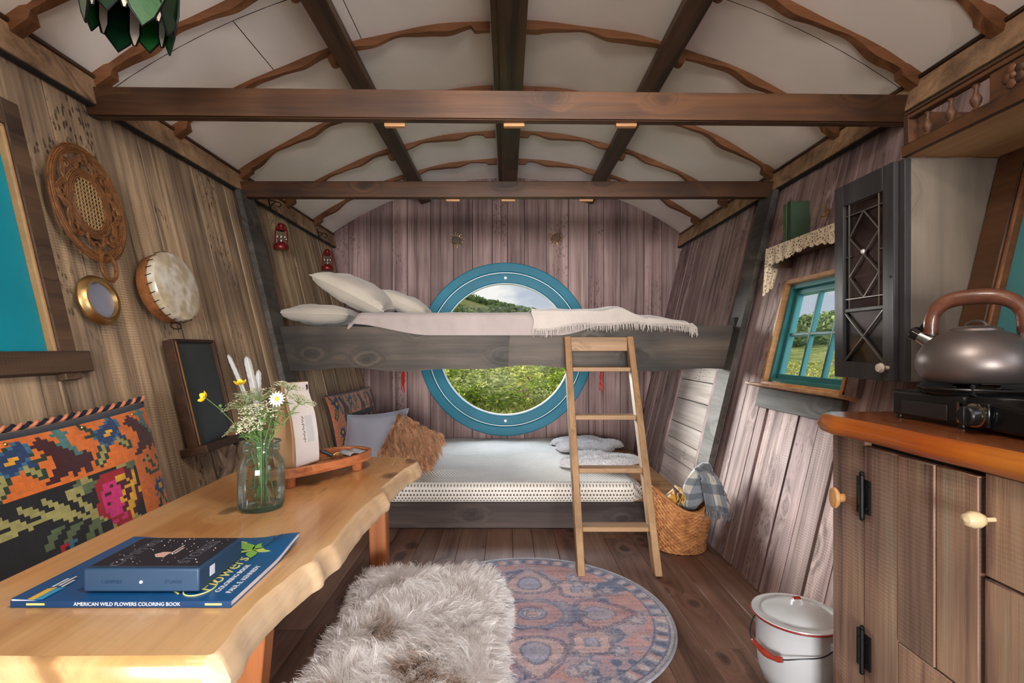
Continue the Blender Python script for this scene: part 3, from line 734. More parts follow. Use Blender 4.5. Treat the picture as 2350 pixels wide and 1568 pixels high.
# ------------------------------------------------------------------ sheepskin bench
bz=.335
bn=thing('bench','low wooden bench hidden below the shaggy sheepskin','bench',(-.21,1.0,0))
mb=MB(); mb.box((-.205,.92,bz-.022),(.33,1.02,.032)); part('seat',mb,M_tabletop,bn,.004)
for x in (-.34,-.08):
    for y in (.52,1.38):
        mb=MB(); mb.box((x,y,(bz-.04)/2),(.045,.045,bz-.04)); part('leg',mb,M_leg,bn,.003)
sk=thing('sheepskin_throw','shaggy cream and brown sheepskin covering the low bench','sheepskin',(-.21,1.0,bz))
def skin_fn(u,v):
    a=2*u-1; y=lerp(.40,1.505,v)
    wl=.168+.010*math.sin(y*9)+.006*math.sin(y*23); cxs=-.213+.004*math.sin(y*7)
    e=abs(a); zt=bz+.022
    if e<.8: x=cxs+a/.8*wl; z=zt-.012*(e/.8)**4
    else:
        t=(e-.8)/.2; x=cxs+math.copysign(wl+.020*math.sin(t*PI/2),a); z=zt-.012-t*(.11 if a>0 else .06)
    end=smooth((v-.955)/.045); z-=end*.05
    z+=.006*mnoise.noise(V((x*12,y*12,0)))
    return (x,y,z)
mb=MB(); mb.grid(skin_fn,50,80); part('hide',mb,plain('sheepskin_hide',S(216,204,196),.95,0,.3,100,.1),sk)
rng=np.random.default_rng(12)
def skin_n(u,v):
    e=1e-3; p=np.array(skin_fn(u,v)); a=np.array(skin_fn(min(1,u+e),v))-np.array(skin_fn(max(0,u-e),v)); b=np.array(skin_fn(u,min(1,v+e)))-np.array(skin_fn(u,max(0,v-e)))
    n=np.cross(a,b); return p,n/(np.linalg.norm(n)+1e-12)
NC=5200; B=[];Tp=[];Cc=[];Bd=[];Nn=[]
for c in range(NC):
    u,v=rng.random(),rng.random()**.9
    if rng.random()<.10: v=.96+.04*rng.random()
    if rng.random()<.12: u=(rng.random()<.5)*1.0*(.9)+.1*rng.random()
    p,nn=skin_n(u,v); ang=mnoise.noise(V((p[0]*5,p[1]*5,1.7)))*5.5+rng.normal()*.5
    lay=np.array([math.cos(ang),math.sin(ang),0]); lay=lay-nn*lay.dot(nn)
    e=abs(2*u-1); sgn=1 if u>.5 else -1
    lay=lay*(1-.7*smooth((e-.55)/.3))+np.array([sgn*.9,0,-.3])*smooth((e-.6)/.4)*.8
    if v>.93: lay=lay+np.array([0,.9,-.2])
    L=rng.uniform(.030,.052)*(1-.3*smooth((e-.75)/.25)); tipc=p+nn*L*.6+lay*L*.7+rng.normal(size=3)*.004
    br=mnoise.noise(V((p[0]*9,p[1]*7,4)))*1.1+mnoise.noise(V((p[0]*25,p[1]*22,9)))*.9
    brown=smooth((br-.16)/.55)*(1-.85*smooth((e-.45)/.3))*(.35+.65*smooth((1.45-p[1])/.5))
    for k in range(13):
        du=rng.normal(size=3)*.0075; du-=nn*du.dot(nn); b=p+du
        t=tipc+du*.30+rng.normal(size=3)*.004; B.append(b);Tp.append(t); Nn.append(nn*.75+lay*.25+rng.normal(size=3)*.16)
        Bd.append(nn*L*.22+rng.normal(size=3)*.002)
        q=brown*rng.uniform(.3,1.25); q=min(1,max(0,q)); w0=np.array([1.,.98,.975])*rng.uniform(.88,1.05); Cc.append(w0*(1-q)+np.array([.36,.22,.14])*q)
v_,q_,c_=strands(np.array(B),np.array(Tp),.0009,3,np.array(Bd),np.clip(np.array(Cc),0,1),rng)
me=np_mesh('fleece',v_,q_,fleece_mat('long_fleece'),c_,sk.location)
link('fleece',me,sk)
# ------------------------------------------------------------------ round rug
def rug():
    cx_,cy_,Rr=.095,1.94,.512; n=240; h=2*Rr/n; c1=np.linspace(-Rr,Rr,n+1); X,Y=np.meshgrid(c1,c1); r=np.hypot(X,Y)/Rr; th=np.arctan2(X,Y)
    rng=np.random.default_rng(4)
    def rn(k,amp,ax=None):
        g=rng.normal(size=(k,k)) if ax is None else rng.normal(size=ax)
        yi=np.linspace(0,g.shape[0]-1,n+1); xi=np.linspace(0,g.shape[1]-1,n+1)
        y0=np.clip(yi.astype(int),0,g.shape[0]-2); x0=np.clip(xi.astype(int),0,g.shape[1]-2); fy=(yi-y0)[:,None]; fx=(xi-x0)[None,:]
        return amp*((g[y0][:,x0]*(1-fx)+g[y0][:,x0+1]*fx)*(1-fy)+(g[y0+1][:,x0]*(1-fx)+g[y0+1][:,x0+1]*fx)*fy)
    blue=np.array(S(106,120,150)[:3]); lblue=np.array(S(154,162,188)[:3]); rose=np.array(S(192,150,150)[:3]); cream=np.array(S(214,200,198)[:3]); navy=np.array(S(88,100,132)[:3]); brown=np.array(S(150,116,112)[:3])
    C=np.zeros((n+1,n+1,3))+lblue*.5+rose*.5
    f=rn(14,1.)+rn(40,.6); m=(f>.2)[...,None]; C=np.where(m,rose,C); m=(f<-.6)[...,None]; C=np.where(m,blue,C)
    def paint(mask,col,soft=1.):
        nonlocal C; a=(mask.astype(float)*soft)[...,None]; C=C*(1-a)+col*a
    def shape(mask,fill,line=navy,wd=2):
        e=np.zeros_like(mask); 
        for dy in range(-wd,wd+1):
            for dx in range(-wd,wd+1):
                e|=np.roll(np.roll(mask,dy,0),dx,1)!=mask
        paint(mask,fill,.8); paint(e&(rng.random(mask.shape)<.85),line,.68)
    # corner fields, medallion, petals and pendants
    lob=.60+.06*np.cos(8*th)+.03*np.cos(16*th)
    shape(r<lob,rose*.75+lblue*.25,blue)
    for k in range(8):
        a=k*PI/4; dx=X-np.sin(a)*.53*Rr; dy=Y-np.cos(a)*.53*Rr
        u=dx*np.cos(a)-dy*np.sin(a); v=dx*np.sin(a)+dy*np.cos(a); w=.155*Rr*(1-.5*np.clip(v/(.2*Rr),-1,1))
        if k%2==0:
            s=(np.abs(u)<np.sqrt(np.clip(1-(v/(.22*Rr))**2,0,1))*w*1.15); shape(s,rose if k%4 else cream*.55+rose*.45)
            s=(np.abs(u)<np.sqrt(np.clip(1-((v+.02)/(.12*Rr))**2,0,1))*w*.55); shape(s,lblue,navy,1)
        else:
            s=(np.abs(u)<.17*Rr)&(np.abs(v)<.10*Rr+.05*Rr*np.cos(u/(.17*Rr)*PI)); shape(s,cream*.5+rose*.5,navy,2)
            s=(np.abs(u)+np.abs(v)<.06*Rr); shape(s,lblue,blue,1)
    med=np.maximum(np.abs(X)/(.36*Rr),np.abs(Y)/(.20*Rr)); el=np.hypot(X/(.38*Rr),Y/(.21*Rr))+.06*np.cos(14*np.arctan2(X*.55,Y)); shape(el<1,blue*.75+lblue*.25,navy,1)
    for q,cc in ((.5,rose),(.24,lblue),(.15,cream),(.09,rose)): shape(np.hypot(X/1.25,Y)<q*.36*Rr,cc,navy if q<.3 else blue,1)
    for k in range(20):
        a=rng.uniform(0,2*PI); q=rng.uniform(.62,.82); dx=X-np.sin(a)*q*Rr; dy=Y-np.cos(a)*q*Rr; s=np.hypot(dx,dy)<.05*Rr*(1+.3*np.cos(5*np.arctan2(dx,dy))); shape(s,cream*.6+lblue*.4,blue,1)
    # borders
    bd=(r>.86)&(r<.965); paint(bd,blue*.55+lblue*.45,.85)
    tw=np.sin(th*46)*np.sin((r-.86)/.105*PI); paint(bd&(tw>.35),cream,.7); paint(bd&(tw<-.4),navy,.8); paint(bd&(np.cos(th*23)>.93),rose,.8)
    for q in (.86,.962): paint(np.abs(r-q)<.006,navy,.8)
    paint(r>.968,np.array(S(170,172,182)[:3]),1.)
    # wear: horizontal abrash streaks and speckle
    st=rn(0,1.,(n//2,7)); C*= (1+.14*st)[...,None]; wear=np.clip(rn(30,.5)+rng.normal(size=r.shape)*.35,0,1)[...,None]*.45; C=C*(1-wear)+cream*wear*.9
    C*=(1+rng.normal(size=r.shape)*.10)[...,None]; dk=(rng.random(r.shape)<.03)[...,None]; C=np.where(dk,C*.55,C)
    C=np.clip(C*1.12,0,1)
    keep=r<=1.0; idx=-np.ones((n+1,n+1),int); idx[keep]=np.arange(keep.sum()); Z=np.full(X.shape,.009); Z[r>.985]=.005
    V_=np.stack([X+cx_,Y+cy_,Z],-1)[keep]; Q=np.stack([idx[:-1,:-1],idx[:-1,1:],idx[1:,1:],idx[1:,:-1]],-1).reshape(-1,4); Q=Q[(Q>=0).all(1)]
    rt=thing('round_rug','round faded blue and rose medallion rug on the plank floor','rug',(cx_,cy_,0))
    m=vcol('rug_pile',.95,1,.2,.4)
    link('pile_field',np_mesh('pile_field',V_,Q,m,C[keep],rt.location),rt)
    mb=MB(); mb.tube([(cx_+Rr*math.cos(2*PI*k/160),cy_+Rr*math.sin(2*PI*k/160),.0055) for k in range(160)],.0052,8,closed=True)
    part('bound_edge',mb,plain('rug_binding',S(168,170,182),.9,0,.5,200,.2),rt)
rug()
# ------------------------------------------------------------------ lettering
def text_mesh(body,size,shear=0.,bold=0.,space=1.,align='CENTER'):
    cu=bpy.data.curves.new('lettering','FONT'); cu.body=body; cu.size=size; cu.shear=shear; cu.offset=bold; cu.space_character=space
    cu.align_x=align; cu.align_y='CENTER'; cu.extrude=.0002; cu.resolution_u=3
    o=bpy.data.objects.new('lettering',cu); COL.objects.link(o); dg=bpy.context.evaluated_depsgraph_get(); dg.update()
    me=bpy.data.meshes.new_from_object(o.evaluated_get(dg)); bpy.data.objects.remove(o); bpy.data.curves.remove(cu); return me
def text(nm,body,size,Mx,mat,parent,**k):
    me=text_mesh(body,size,**k); me.name=nm; me.transform(T(*(-root_loc(parent)))@Mx); me.materials.clear(); me.materials.append(mat)
    return link(nm,me,parent)
# ------------------------------------------------------------------ colouring book
M_blueb=bookmat('blue_cover',S(18,84,140),.3); M_page=bookmat('paper_edge',S(226,222,224),.8)
M_yel=bookmat('yellow_ink',S(228,222,130)); M_wht=bookmat('white_ink',S(232,234,238)); M_lg=bookmat('leaf_ink',S(130,186,84)); M_lg2=bookmat('pale_leaf_ink',S(196,214,110))
cbk=thing('colouring_book','large blue paperback wildflower colouring book lying flat on the table under a smaller box','book',(-.6,.93,TZ))
x0,x1,y0,y1=-.765,-.425,.800,1.065
def warp(x,y,z): # far right corner curls up a little
    return z+.012*smooth((x+.52)/.1)*smooth((y-.95)/.115)+.003*smooth((x0+.06-x)/.06)
def sheetbox(za,zb,mi,shr=0.):
    mb=MB(); n=14
    for z,fl in ((zb,False),(za,True)):
        b=len(mb.v); mb.v+=[V((lerp(x0+shr,x1-shr,i/n),lerp(y0+shr*0,y1-shr,j/n),warp(lerp(x0,x1,i/n),lerp(y0,y1,j/n),z))) for j in range(n+1) for i in range(n+1)]
        for j in range(n):
            for i in range(n):
                a=b+j*(n+1)+i; f=[a,a+1,a+n+2,a+n+1]; mb.f.append(f[::-1] if fl else f); mb.m.append(0); mb.s.append(True)
    N=(n+1)**2; bd=[i for i in range(n+1)]+[j*(n+1)+n for j in range(1,n+1)]+[n*(n+1)+i for i in range(n-1,-1,-1)]+[j*(n+1) for j in range(n-1,0,-1)]
    for a,b in zip(bd,bd[1:]+bd[:1]): mb.f.append([N+a,N+b,b,a]); mb.m.append(0); mb.s.append(False)
    return mb
part('pages',sheetbox(TZ+.0016,TZ+.0098,0,.0015),M_page,cbk); cov=part('front_cover',sheetbox(TZ+.0099,TZ+.0108,0),M_blueb,cbk); part('back_cover',sheetbox(TZ+.0004,TZ+.0015,0),M_blueb,cbk)
mb=MB(); mb.box(((x0+x1)/2,y0-.0006,TZ+.0056),(x1-x0,.0012,.0102)); part('spine',mb,bookmat('dark_blue_spine',S(16,60,104)),cbk); spn=COL.objects['spine']
RZ=lambda x,y,z:T(x,y,z)@R(90,'Z')
zt=TZ+.0114
text('title_lettering','American Wild',.036,RZ(-.530,.93,zt),M_yel,cov,shear=.35)
text('title_lettering','Flowers',.042,RZ(-.488,.895,zt+.0002),M_yel,cov,shear=.3)
text('subtitle_lettering','COLORING BOOK',.0125,RZ(-.463,.880,zt),M_wht,cov,bold=.0001)
text('author_lettering','PAUL E. KENNEDY',.0125,RZ(-.443,.876,zt),M_wht,cov,bold=.00005)
mb=MB()  # flourish under the capital
mb.tube([(-.497+.022*math.cos(t)*1.0,.842+.028*math.sin(t),zt) for t in np.linspace(-2.6,1.6,20)],.0012,5)
mb.tube([(-.560+.016*math.cos(t),.873+.024*math.sin(t),zt) for t in np.linspace(-2.2,2.0,18)],.0011,5)
part('title_flourish',mb,M_yel,cov)
def leafshape(mb,c,a,L,W,z,mi=0):
    pts=[]; 
    for k in range(13): t=k/12; pts.append((t*L,W*math.sin(PI*t**.8)))
    for k in range(11,0,-1): t=k/12; pts.append((t*L,-W*math.sin(PI*t**.8)))
    ca,sa=math.cos(a),math.sin(a); mb.prism([(c[0]+x*ca-y*sa,c[1]+x*sa+y*ca) for x,y in pts],z,z+.0004,mi=mi)
mb=MB(); c=(-.488,.995)
for a,L,W,mi in ((2.4,.055,.012,0),(1.2,.060,.013,0),(.1,.05,.012,1),(-1.2,.040,.010,0),(-2.6,.07,.006,1)): leafshape(mb,c,a,L,W,zt+.004*smooth((c[1]-.95)/.1),mi)
part('leaf_illustration',mb,[M_lg,M_lg2],cov)
mb=MB(); mb.tube([(-.47,1.005,zt+.004),(-.462,1.025,zt+.008),(-.455,1.05,zt+.0125)],.0009,4); mb.tube([(-.462,1.025,zt+.008),(-.468,1.045,zt+.0105)],.0008,4); part('twig_illustration',mb,bookmat('dark_ink',S(20,40,60)),cov)
for k,c in enumerate(((150,40,50),(232,200,80),(60,160,210))):
    mb=MB(); x=-.752+.012*k; mb.prism([(x,y0+.0005),(x+.011,y0+.0005),(x+.011,y0+.042),(x,y0+.036)],zt+.001,zt+.0014); part('rainbow_stripe',mb,bookmat('stripe_%d'%k,S(*c)),cov)
mb=MB()
for x_,a_,b_ in ((-.737,.842,.872),(-.730,.846,.880),(-.722,.842,.866)): mb.box((x_,(a_+b_)/2,zt+.0018),(.004,b_-a_,.0003))
part('series_print',mb,M_wht,cov)
FX=lambda x,y,z:T(x,y,z)@R(90,'X')
text('spine_lettering','AMERICAN WILD FLOWERS COLORING BOOK',.0078,FX(-.585,y0-.0014,TZ+.0058),M_wht,spn,bold=.00005)
for x_,w_ in ((-.726,.028),(-.452,.026)):
    mb=MB(); mb.box((x_,y0-.0014,TZ+.0058),(w_,.0004,.0032)); part('spine_print',mb,M_yel,spn)
# ------------------------------------------------------------------ boxed set of stories
bx=thing('story_box','small navy box of campfire stories with a starry lid, on top of the colouring book','box',(-.58,.89,TZ+.012))
za,zb=TZ+.0128,TZ+.050; X0,X1,YA,Yb=-.673,-.489,.824,.958
mb=MB(); mb.box(((X0+X1)/2,(YA+Yb)/2,(za+zb)/2),(X1-X0,Yb-YA,zb-za)); part('box_body',mb,bookmat('slate_blue_box',S(36,64,92),.5),bx,.003,3)
mb=MB(); mb.box(((X0+X1)/2,(YA+Yb)/2+.002,zb+.0004),(X1-X0-.012,Yb-YA-.012,.0012)); lidp=part('lid_print',mb,bookmat('night_print',S(34,34,46),.5),bx)
zt2=zb+.0013; M_faint=bookmat('faint_ink',S(84,86,96)); M_spot=bookmat('cream_ink',S(232,214,206))
text('lid_lettering','CAMPFIRE',.026,RZ(-.632,.889,zt2),M_faint,lidp); text('lid_lettering','STORIES',.026,RZ(-.526,.890,zt2),M_faint,lidp)
mb=MB(); mb.prism([(-.588,.868),(-.574,.868),(-.574,.888),(-.588,.888),(-.596,.878)],zt2-.0004,zt2+.0002); part('lid_emblem',mb,bookmat('pink_ink',S(222,182,170)),lidp)
mb=MB()
for x_,a_,b_ in ((-.571,.882,.918),(-.565,.882,.908)): mb.box((x_,(a_+b_)/2,zt2),(.0026,b_-a_,.0003))
part('lid_print_lines',mb,M_spot,lidp)
rnd=random.Random(2); mb=MB()
for k in range(60): mb.ball((rnd.uniform(X0+.01,X1-.01),rnd.uniform(YA+.012,Yb-.01),zt2-.0003),rnd.choice((.0006,.0008,.0012)),6,4)
o=part('lid_stars',mb,M_spot,lidp); o['kind']='stuff'
text('side_lettering','CAMPFIRE',.0075,FX(-.628,YA-.0001,za+.016),bookmat('navy_ink',S(26,50,80)),bx); text('side_lettering','STORIES',.0075,FX(-.530,YA-.0001,za+.016),bookmat('navy_ink',S(26,50,80)),bx)
mb=MB(); mb.ball((-.581,YA,za+.016),.0028,8,6); part('side_star',mb,M_wht,bx)
mb=MB(); mb.box((X1+.0002,.861,za+.020),(.0006,.014,.016)); part('side_label',mb,M_wht,bx)
# ------------------------------------------------------------------ jar of wild flowers
JX,JY=-.615,1.300; JZ=TZ
jr=thing('mason_jar','pale aqua glass jar of wild flowers and water on the table','jar',(JX,JY,JZ))
TJ=T(JX,JY,JZ)
mb=MB(); mb.lathe([(0,.004),(.040,.003),(.050,.006),(.054,.014),(.0555,.05),(.0555,.10),(.053,.118),(.044,.132),(.0415,.138),(.0415,.142),(.044,.145),(.0415,.149),(.044,.153),(.0415,.157),(.0425,.166),(.044,.168)],56,TJ,cap=False); part('glass_wall',mb,glass('aqua_glass',(.92,.98,.976,1),.8,refr_glow=.13,refr_tint=(.70,.92,.92,1)),jr)  # aqua glass; its translucent share stands in for light refracted through the jar
mb=MB(); mb.lathe([(0,.0005),(.042,.0005),(.050,.004),(.052,.010),(.046,.013),(0,.011)],48,TJ); part('thick_base',mb,glass('aqua_base_glass',(.80,.94,.94,1),.8,refr_glow=.28,refr_tint=(.50,.82,.82,1)),jr)
mb=MB(); mb.lathe([(.0525,.014),(.0535,.05),(.0535,.088),(0,.0885)],40,TJ); part('water',mb,glass('jar_water',(.975,.992,.99,1),.4),jr)
mb=MB(); mb.tube([(JX+.0445*math.cos(2*PI*k/40),JY+.0445*math.sin(2*PI*k/40),JZ+.167) for k in range(40)],.0025,6,closed=True); part('lip_ring',mb,glass('aqua_rim_glass',(.84,.95,.95,1),.8),jr)
M_stem=plain('green_stem',S(96,128,66),.6,0,.1,200,.2); M_umb=plain('cream_umbel',S(222,220,190),.8,0,0,200,.15); M_gry=plain('umbel_stalk',S(122,140,88),.7)
def J(x,y,z): return V((JX+x,JY+y,JZ+z))
def stemcurve(mb,foot,head,r,bow=0.,n=10):
    a,b=V(foot),V(head); mid=(a+b)/2; neck=J(head[0]*0+ (a.x-JX)*.2+(b.x-JX)*.25,((a.y-JY)*.2+(b.y-JY)*.25),.165) if True else mid
    nx=max(-.036,min(.036,neck.x-JX)); ny=max(-.036,min(.036,neck.y-JY)); neck=J(nx,ny,.165); pts=[]
    for k in range(n+1):
        t=k/n; pts.append((a*(1-t)**2+neck*2*t*(1-t)*1.0+b*t*t) if False else (a.lerp(neck,t/.5) if t<.5 else neck.lerp(b,(t-.5)/.5)+V((0,0,bow*math.sin((t-.5)*2*PI)))))
    mb.tube(pts,[r*(1-.4*k/n) for k in range(n+1)],6); return pts
def umbel(label,hx,hy,hz,Rr,seed,tilt=(0,0),foot=(0,0)):
    rnd=random.Random(seed); r=thing('yarrow_stem',label,'flower',J(foot[0],foot[1],.014),'wild flowers in the jar')
    head=J(hx,hy,hz); mb=MB(); stemcurve(mb,J(foot[0],foot[1],.016),head,.0022); part('stem',mb,M_stem,r)
    mk=MB(); mf=MB(); nz=V((tilt[0],tilt[1],1)).normalized(); ax=nz.orthogonal().normalized(); ay=nz.cross(ax)
    for k in range(26):
        q=math.sqrt((k+.5)/26); t=k*2.4; p=head+(ax*math.cos(t)+ay*math.sin(t))*Rr*1.22*q+nz*(Rr*.62*(1-.55*q*q)+rnd.uniform(-.003,.003))
        mk.tube([head,head.lerp(p,.55)+nz*.004,p],.0007,4,cap=False)
        for m_ in range(9):
            c=p+(ax*rnd.uniform(-1,1)+ay*rnd.uniform(-1,1))*.0075+nz*rnd.uniform(-.002,.0035)
            for e in range(3):
                a=rnd.uniform(0,PI); d=(ax*math.cos(a)+ay*math.sin(a)+nz*rnd.uniform(-.5,.5)).normalized()*.0026; s=(d.cross(nz)).normalized()*.0016
                b=len(mf.v); mf.v+=[c-d,c+s,c+d,c-s]; mf.f.append([b,b+1,b+2,b+3]); mf.m.append(0); mf.s.append(False)
    part('flower_stalks',mk,M_gry,r); o=part('flower_head',mf,M_umb,r)
    ml=MB()
    for k in range(12):
        t=rnd.uniform(.55,.9); p=J(0,0,.165).lerp(head,(t-.5)*2); d=V((rnd.uniform(-1,1),rnd.uniform(-1,1),rnd.uniform(-.1,.7))).normalized()*rnd.uniform(.02,.04)
        ml.tube([p,p+d*.6+V((0,0,.003)),p+d],[.0012,.0011,.0004],4)
        for e in range(4): q=p+d*(.3+.18*e); ml.tube([q,q+V((rnd.uniform(-1,1),rnd.uniform(-1,1),rnd.uniform(-.5,1))).normalized()*.009],[.0009,.0003],3)
    part('leaf',ml,M_stem,r)
umbel('large cream flower cluster at the top middle of the jar bouquet',-.004,.0,.268,.050,1)
umbel('cream flower cluster leaning left over the jar rim, nearest the chalkboard',-.048,.01,.248,.042,2,(-.4,0))
umbel('cream flower cluster low at the front centre of the jar bouquet',.012,-.03,.235,.040,3,(.1,-.3),(.01,-.02))
umbel('cream flower cluster reaching right in front of the paper bag',.085,.02,.258,.034,4,(.55,0),(-.02,.01))
umbel('cream flower cluster highest on the right, beside the daisy',.052,.035,.292,.030,5,(.3,0),(.0,.02))
umbel('small greenish flower cluster drooping at the lower left of the jar mouth',-.052,-.012,.196,.026,6,(-.8,-.2),(.02,0))
umbel('greenish flower cluster between the jar mouth and the big central head',-.012,-.022,.205,.030,7,(0,-.5))
mb=MB(); rnd=random.Random(77)
for k in range(80):
    a=rnd.uniform(0,2*PI); q=rnd.uniform(0,.03); z=rnd.uniform(.03,.15); p=J(q*math.cos(a)-.008,q*math.sin(a),z); d=V((rnd.uniform(-1,1),rnd.uniform(-1,1),rnd.uniform(-.6,1))).normalized()*rnd.uniform(.008,.018)
    if math.hypot(p.x+d.x-JX,p.y+d.y-JY)<.05: mb.tube([p,p+d],[.0010,.0004],3)
    if k<5: mb.tube([J(rnd.uniform(-.03,.04),rnd.uniform(-.02,.02),.02),J(rnd.uniform(-.015,.015),rnd.uniform(-.01,.01),.2)],.0014,5)
solo('stem_greenery',mb,plain('wet_greenery',S(70,98,56),.6,0,0,40,.25),'tangle of green stems and leaflets inside the jar water','greenery',kind='stuff')
M_petal=plain('butter_yellow',S(240,200,40),.45,0,0,30,.1)
def buttercup(label,hx,hy,hz,nrm,seed):
    r=thing('buttercup',label,'flower',J(0,0,.014),'wild flowers in the jar'); head=J(hx,hy,hz); mb=MB(); pts=stemcurve(mb,J(.012,0,.016),head,.0014,.010); part('stem',mb,M_stem,r)
    nz=V(nrm).normalized(); ax=nz.orthogonal().normalized(); ay=nz.cross(ax); mf=MB()
    for k in range(5):
        t=2*PI*k/5; d=ax*math.cos(t)+ay*math.sin(t); s=nz.cross(d)
        mf.grid(lambda u,v:head+d*(.015*v)+s*(.0085*(2*u-1)*math.sin(PI*min(.97,.12+v*.8)))+nz*(.009*v*v+.002),5,6)
    part('petals',mf,M_petal,r); mb=MB(); mb.ball(head+nz*.003,.0035,8,6); part('flower_centre',mb,plain('green_gold',S(176,160,50),.6),r)
    mb=MB(); p=pts[-3]; mb.tube([p,p+V((-.006,0,.012))],.0009,4); mb.ball(p+V((-.006,0,.015)),.0045,8,6); part('bud',mb,M_stem,r)
buttercup('yellow buttercup farthest left, against the chalkboard',-.140,.0,.276,(-.5,-.75,.4),1)
buttercup('yellow buttercup standing highest above the left cream cluster',-.058,.01,.308,(0,-.25,1),2)
def daisy():
    r=thing('daisy','white daisy with a yellow eye at the upper right of the bouquet','flower',J(0,0,.014),'wild flowers in the jar'); head=J(.052,-.03,.276); mb=MB(); stemcurve(mb,J(-.01,0,.016),head,.0015); part('stem',mb,M_stem,r)
    nz=V((.1,-.95,.35)).normalized(); ax=nz.orthogonal().normalized(); ay=nz.cross(ax); mf=MB()
    for k in range(15):
        t=2*PI*k/15; d=ax*math.cos(t)+ay*math.sin(t); s=nz.cross(d)
        mf.grid(lambda u,v:head+d*(.004+.0155*v)+s*(.0028*(2*u-1)*math.sin(PI*min(.95,.2+v*.72)))+nz*(.002*math.sin(v*3)),3,5)
    part('petals',mf,plain('daisy_white',S(240,240,240),.6),r); mb=MB(); mb.ball(head+nz*.002,(.0055,.0055,.0055),10,6); part('flower_centre',mb,M_petal,r)
daisy()
def feather(label,a,b,w,bend,seed):
    r=thing('white_feather',label,'feather',J(0,0,.10),'white feathers in the jar'); A_,B_=J(*a),J(*b); d=(B_-A_); s=d.cross(V((0,1,0))).normalized(); mq=MB()
    C=lambda t:A_+d*t+s*bend*math.sin(PI*t)
    mq.tube([C(k/12) for k in range(13)],[.0016*(1-.8*k/12) for k in range(13)],5); part('quill',mq,plain('quill_ivory',S(226,220,206),.5),r)
    mv=MB()
    def vane(u,v):
        t=lerp(.42,1.,v); x=2*u-1; ww=w*min(1,(v*3.2))**.7*(1-max(0,(v-.86)/.14)**2)**.5; return C(t)+s*x*ww*(1.0 if x<0 else .8)+V((0,-.004*abs(x)+.001*math.sin(v*70)*abs(x),-.010*abs(x)*(1-v)))
    mv.grid(vane,9,36); part('vane',mv,plain('feather_white',S(150,148,146),.85,0,.3,90,.06),r)
feather('slender white feather bending left from the jar bouquet',(0,.02,.12),(-.115,.06,.385),.0065,-.010,1)
feather('broadest white feather standing tallest in the middle of the bouquet',(0,.02,.12),(-.062,.05,.380),.0105,-.006,2)
feather('white feather nearest the bunk board, to the right in the bouquet',(.004,.02,.12),(-.030,.05,.345),.0085,.008,3)
# ------------------------------------------------------------------ footed tray with a paper bag and keys
M_tray=wood('cherry_tray_wood',[S(120,62,34),S(172,100,60),S(198,128,84)],1,10,.7,.4,.0,None,.4,.2,0,0,.2,bump=.1,coat=.2)
tr=thing('footed_tray','reddish oval wooden tray on short feet near the far end of the table','tray',(-.57,1.63,TZ))
dv=V((.20,.32,0)).normalized(); Mt2=frame((-.602,1.625,TZ),dv,(-dv.y,dv.x,0),(0,0,1))
def oval(a,b,n=72,p=2.6): return [(math.copysign(abs(math.cos(t))**(2/p),math.cos(t))*a,math.copysign(abs(math.sin(t))**(2/p),math.sin(t))*b) for t in [2*PI*k/n for k in range(n)]]
mb=MB(); mb.prism(oval(.205,.098),.032,.044,M=Mt2)
o1=oval(.205,.098); o2=oval(.192,.086); n=len(o1)
mb.add([Mt2@V((x,y,.0435)) for x,y in o1]+[Mt2@V((x,y,.060)) for x,y in o1]+[Mt2@V((x,y,.060)) for x,y in o2]+[Mt2@V((x,y,.0435)) for x,y in o2],[(r*n+i,r*n+(i+1)%n,(r+1)*n+(i+1)%n,(r+1)*n+i) for r in range(3) for i in range(n)],0,True)
part('tray_board',mb,M_tray,tr,.002,2)
for x,y in ((-.125,-.052),(.125,-.052),(-.125,.052),(.125,.052)):
    mb=MB(); mb.lathe([(.015,.001),(.0165,.004),(.0165,.033)],20,Mt2@T(x,y,0)); part('foot',mb,M_tray,tr)
M_kraft=plain('kraft_paper',S(178,140,102),.85,0,.3,20,.12); M_label=plain('bag_label_paper',S(226,216,210),.8,0,.1,20,.05)
bg_=thing('paper_bag','brown kraft paper bag with a pale label panel standing on the footed tray','bag',Mt2@V((-.07,.0,.046)))
Mb_=frame(Mt2@V((-.060,.004,.0462)),(.29,.956,0),(-.956,.29,0),(-.03,-.01,1))
def bagring(w,d,z,fold=0.): return [(-w,-d,z),(w,-d,z),(w+fold,0,z),(w,d,z),(-w,d,z),(-w-fold,0,z)]
lev=[bagring(.058,.034,0,.0),bagring(.060,.036,.03,-.006),bagring(.059,.034,.09,-.012),bagring(.058,.026,.15,-.018),bagring(.057,.010,.205,-.006),bagring(.057,.004,.222,0.),bagring(.057,.003,.252,0.)]
mb=MB(); vs=[Mb_@V((x+.003*mnoise.noise(V((x*40,z*30,1))),y+.004*mnoise.noise(V((x*30,z*40,7))),z)) for L in lev for x,y,z in L]; fs=[(k*6+i,k*6+(i+1)%6,k*6+6+(i+1)%6,k*6+6+i) for k in range(len(lev)-1) for i in range(6)]+[(5,4,3,2,1,0),tuple(range(36,42))]
mb.add(vs,fs); part('bag_body',mb,M_kraft,bg_,.002,1)
def onbag(x,z):
    ys=np.interp(z,[0,.03,.09,.15,.205,.222,.252],[.034,.036,.034,.026,.010,.004,.003]); return Mb_@V((x,-ys-.0022,z))
mb=MB(); mb.grid(lambda u,v:onbag(lerp(-.050,.056,u),lerp(.006,.250,v)),8,16); part('label_panel',mb,M_label,bg_)
mb=MB(); mb.grid(lambda u,v:onbag(lerp(.004,.036,u)+0,lerp(.07,.150,v))+V((.001,-.001,0)),6,10); part('clear_window',mb,plain('bag_window_film',S(206,208,206),.2,0,.2,30,.15),bg_)
mb=MB()
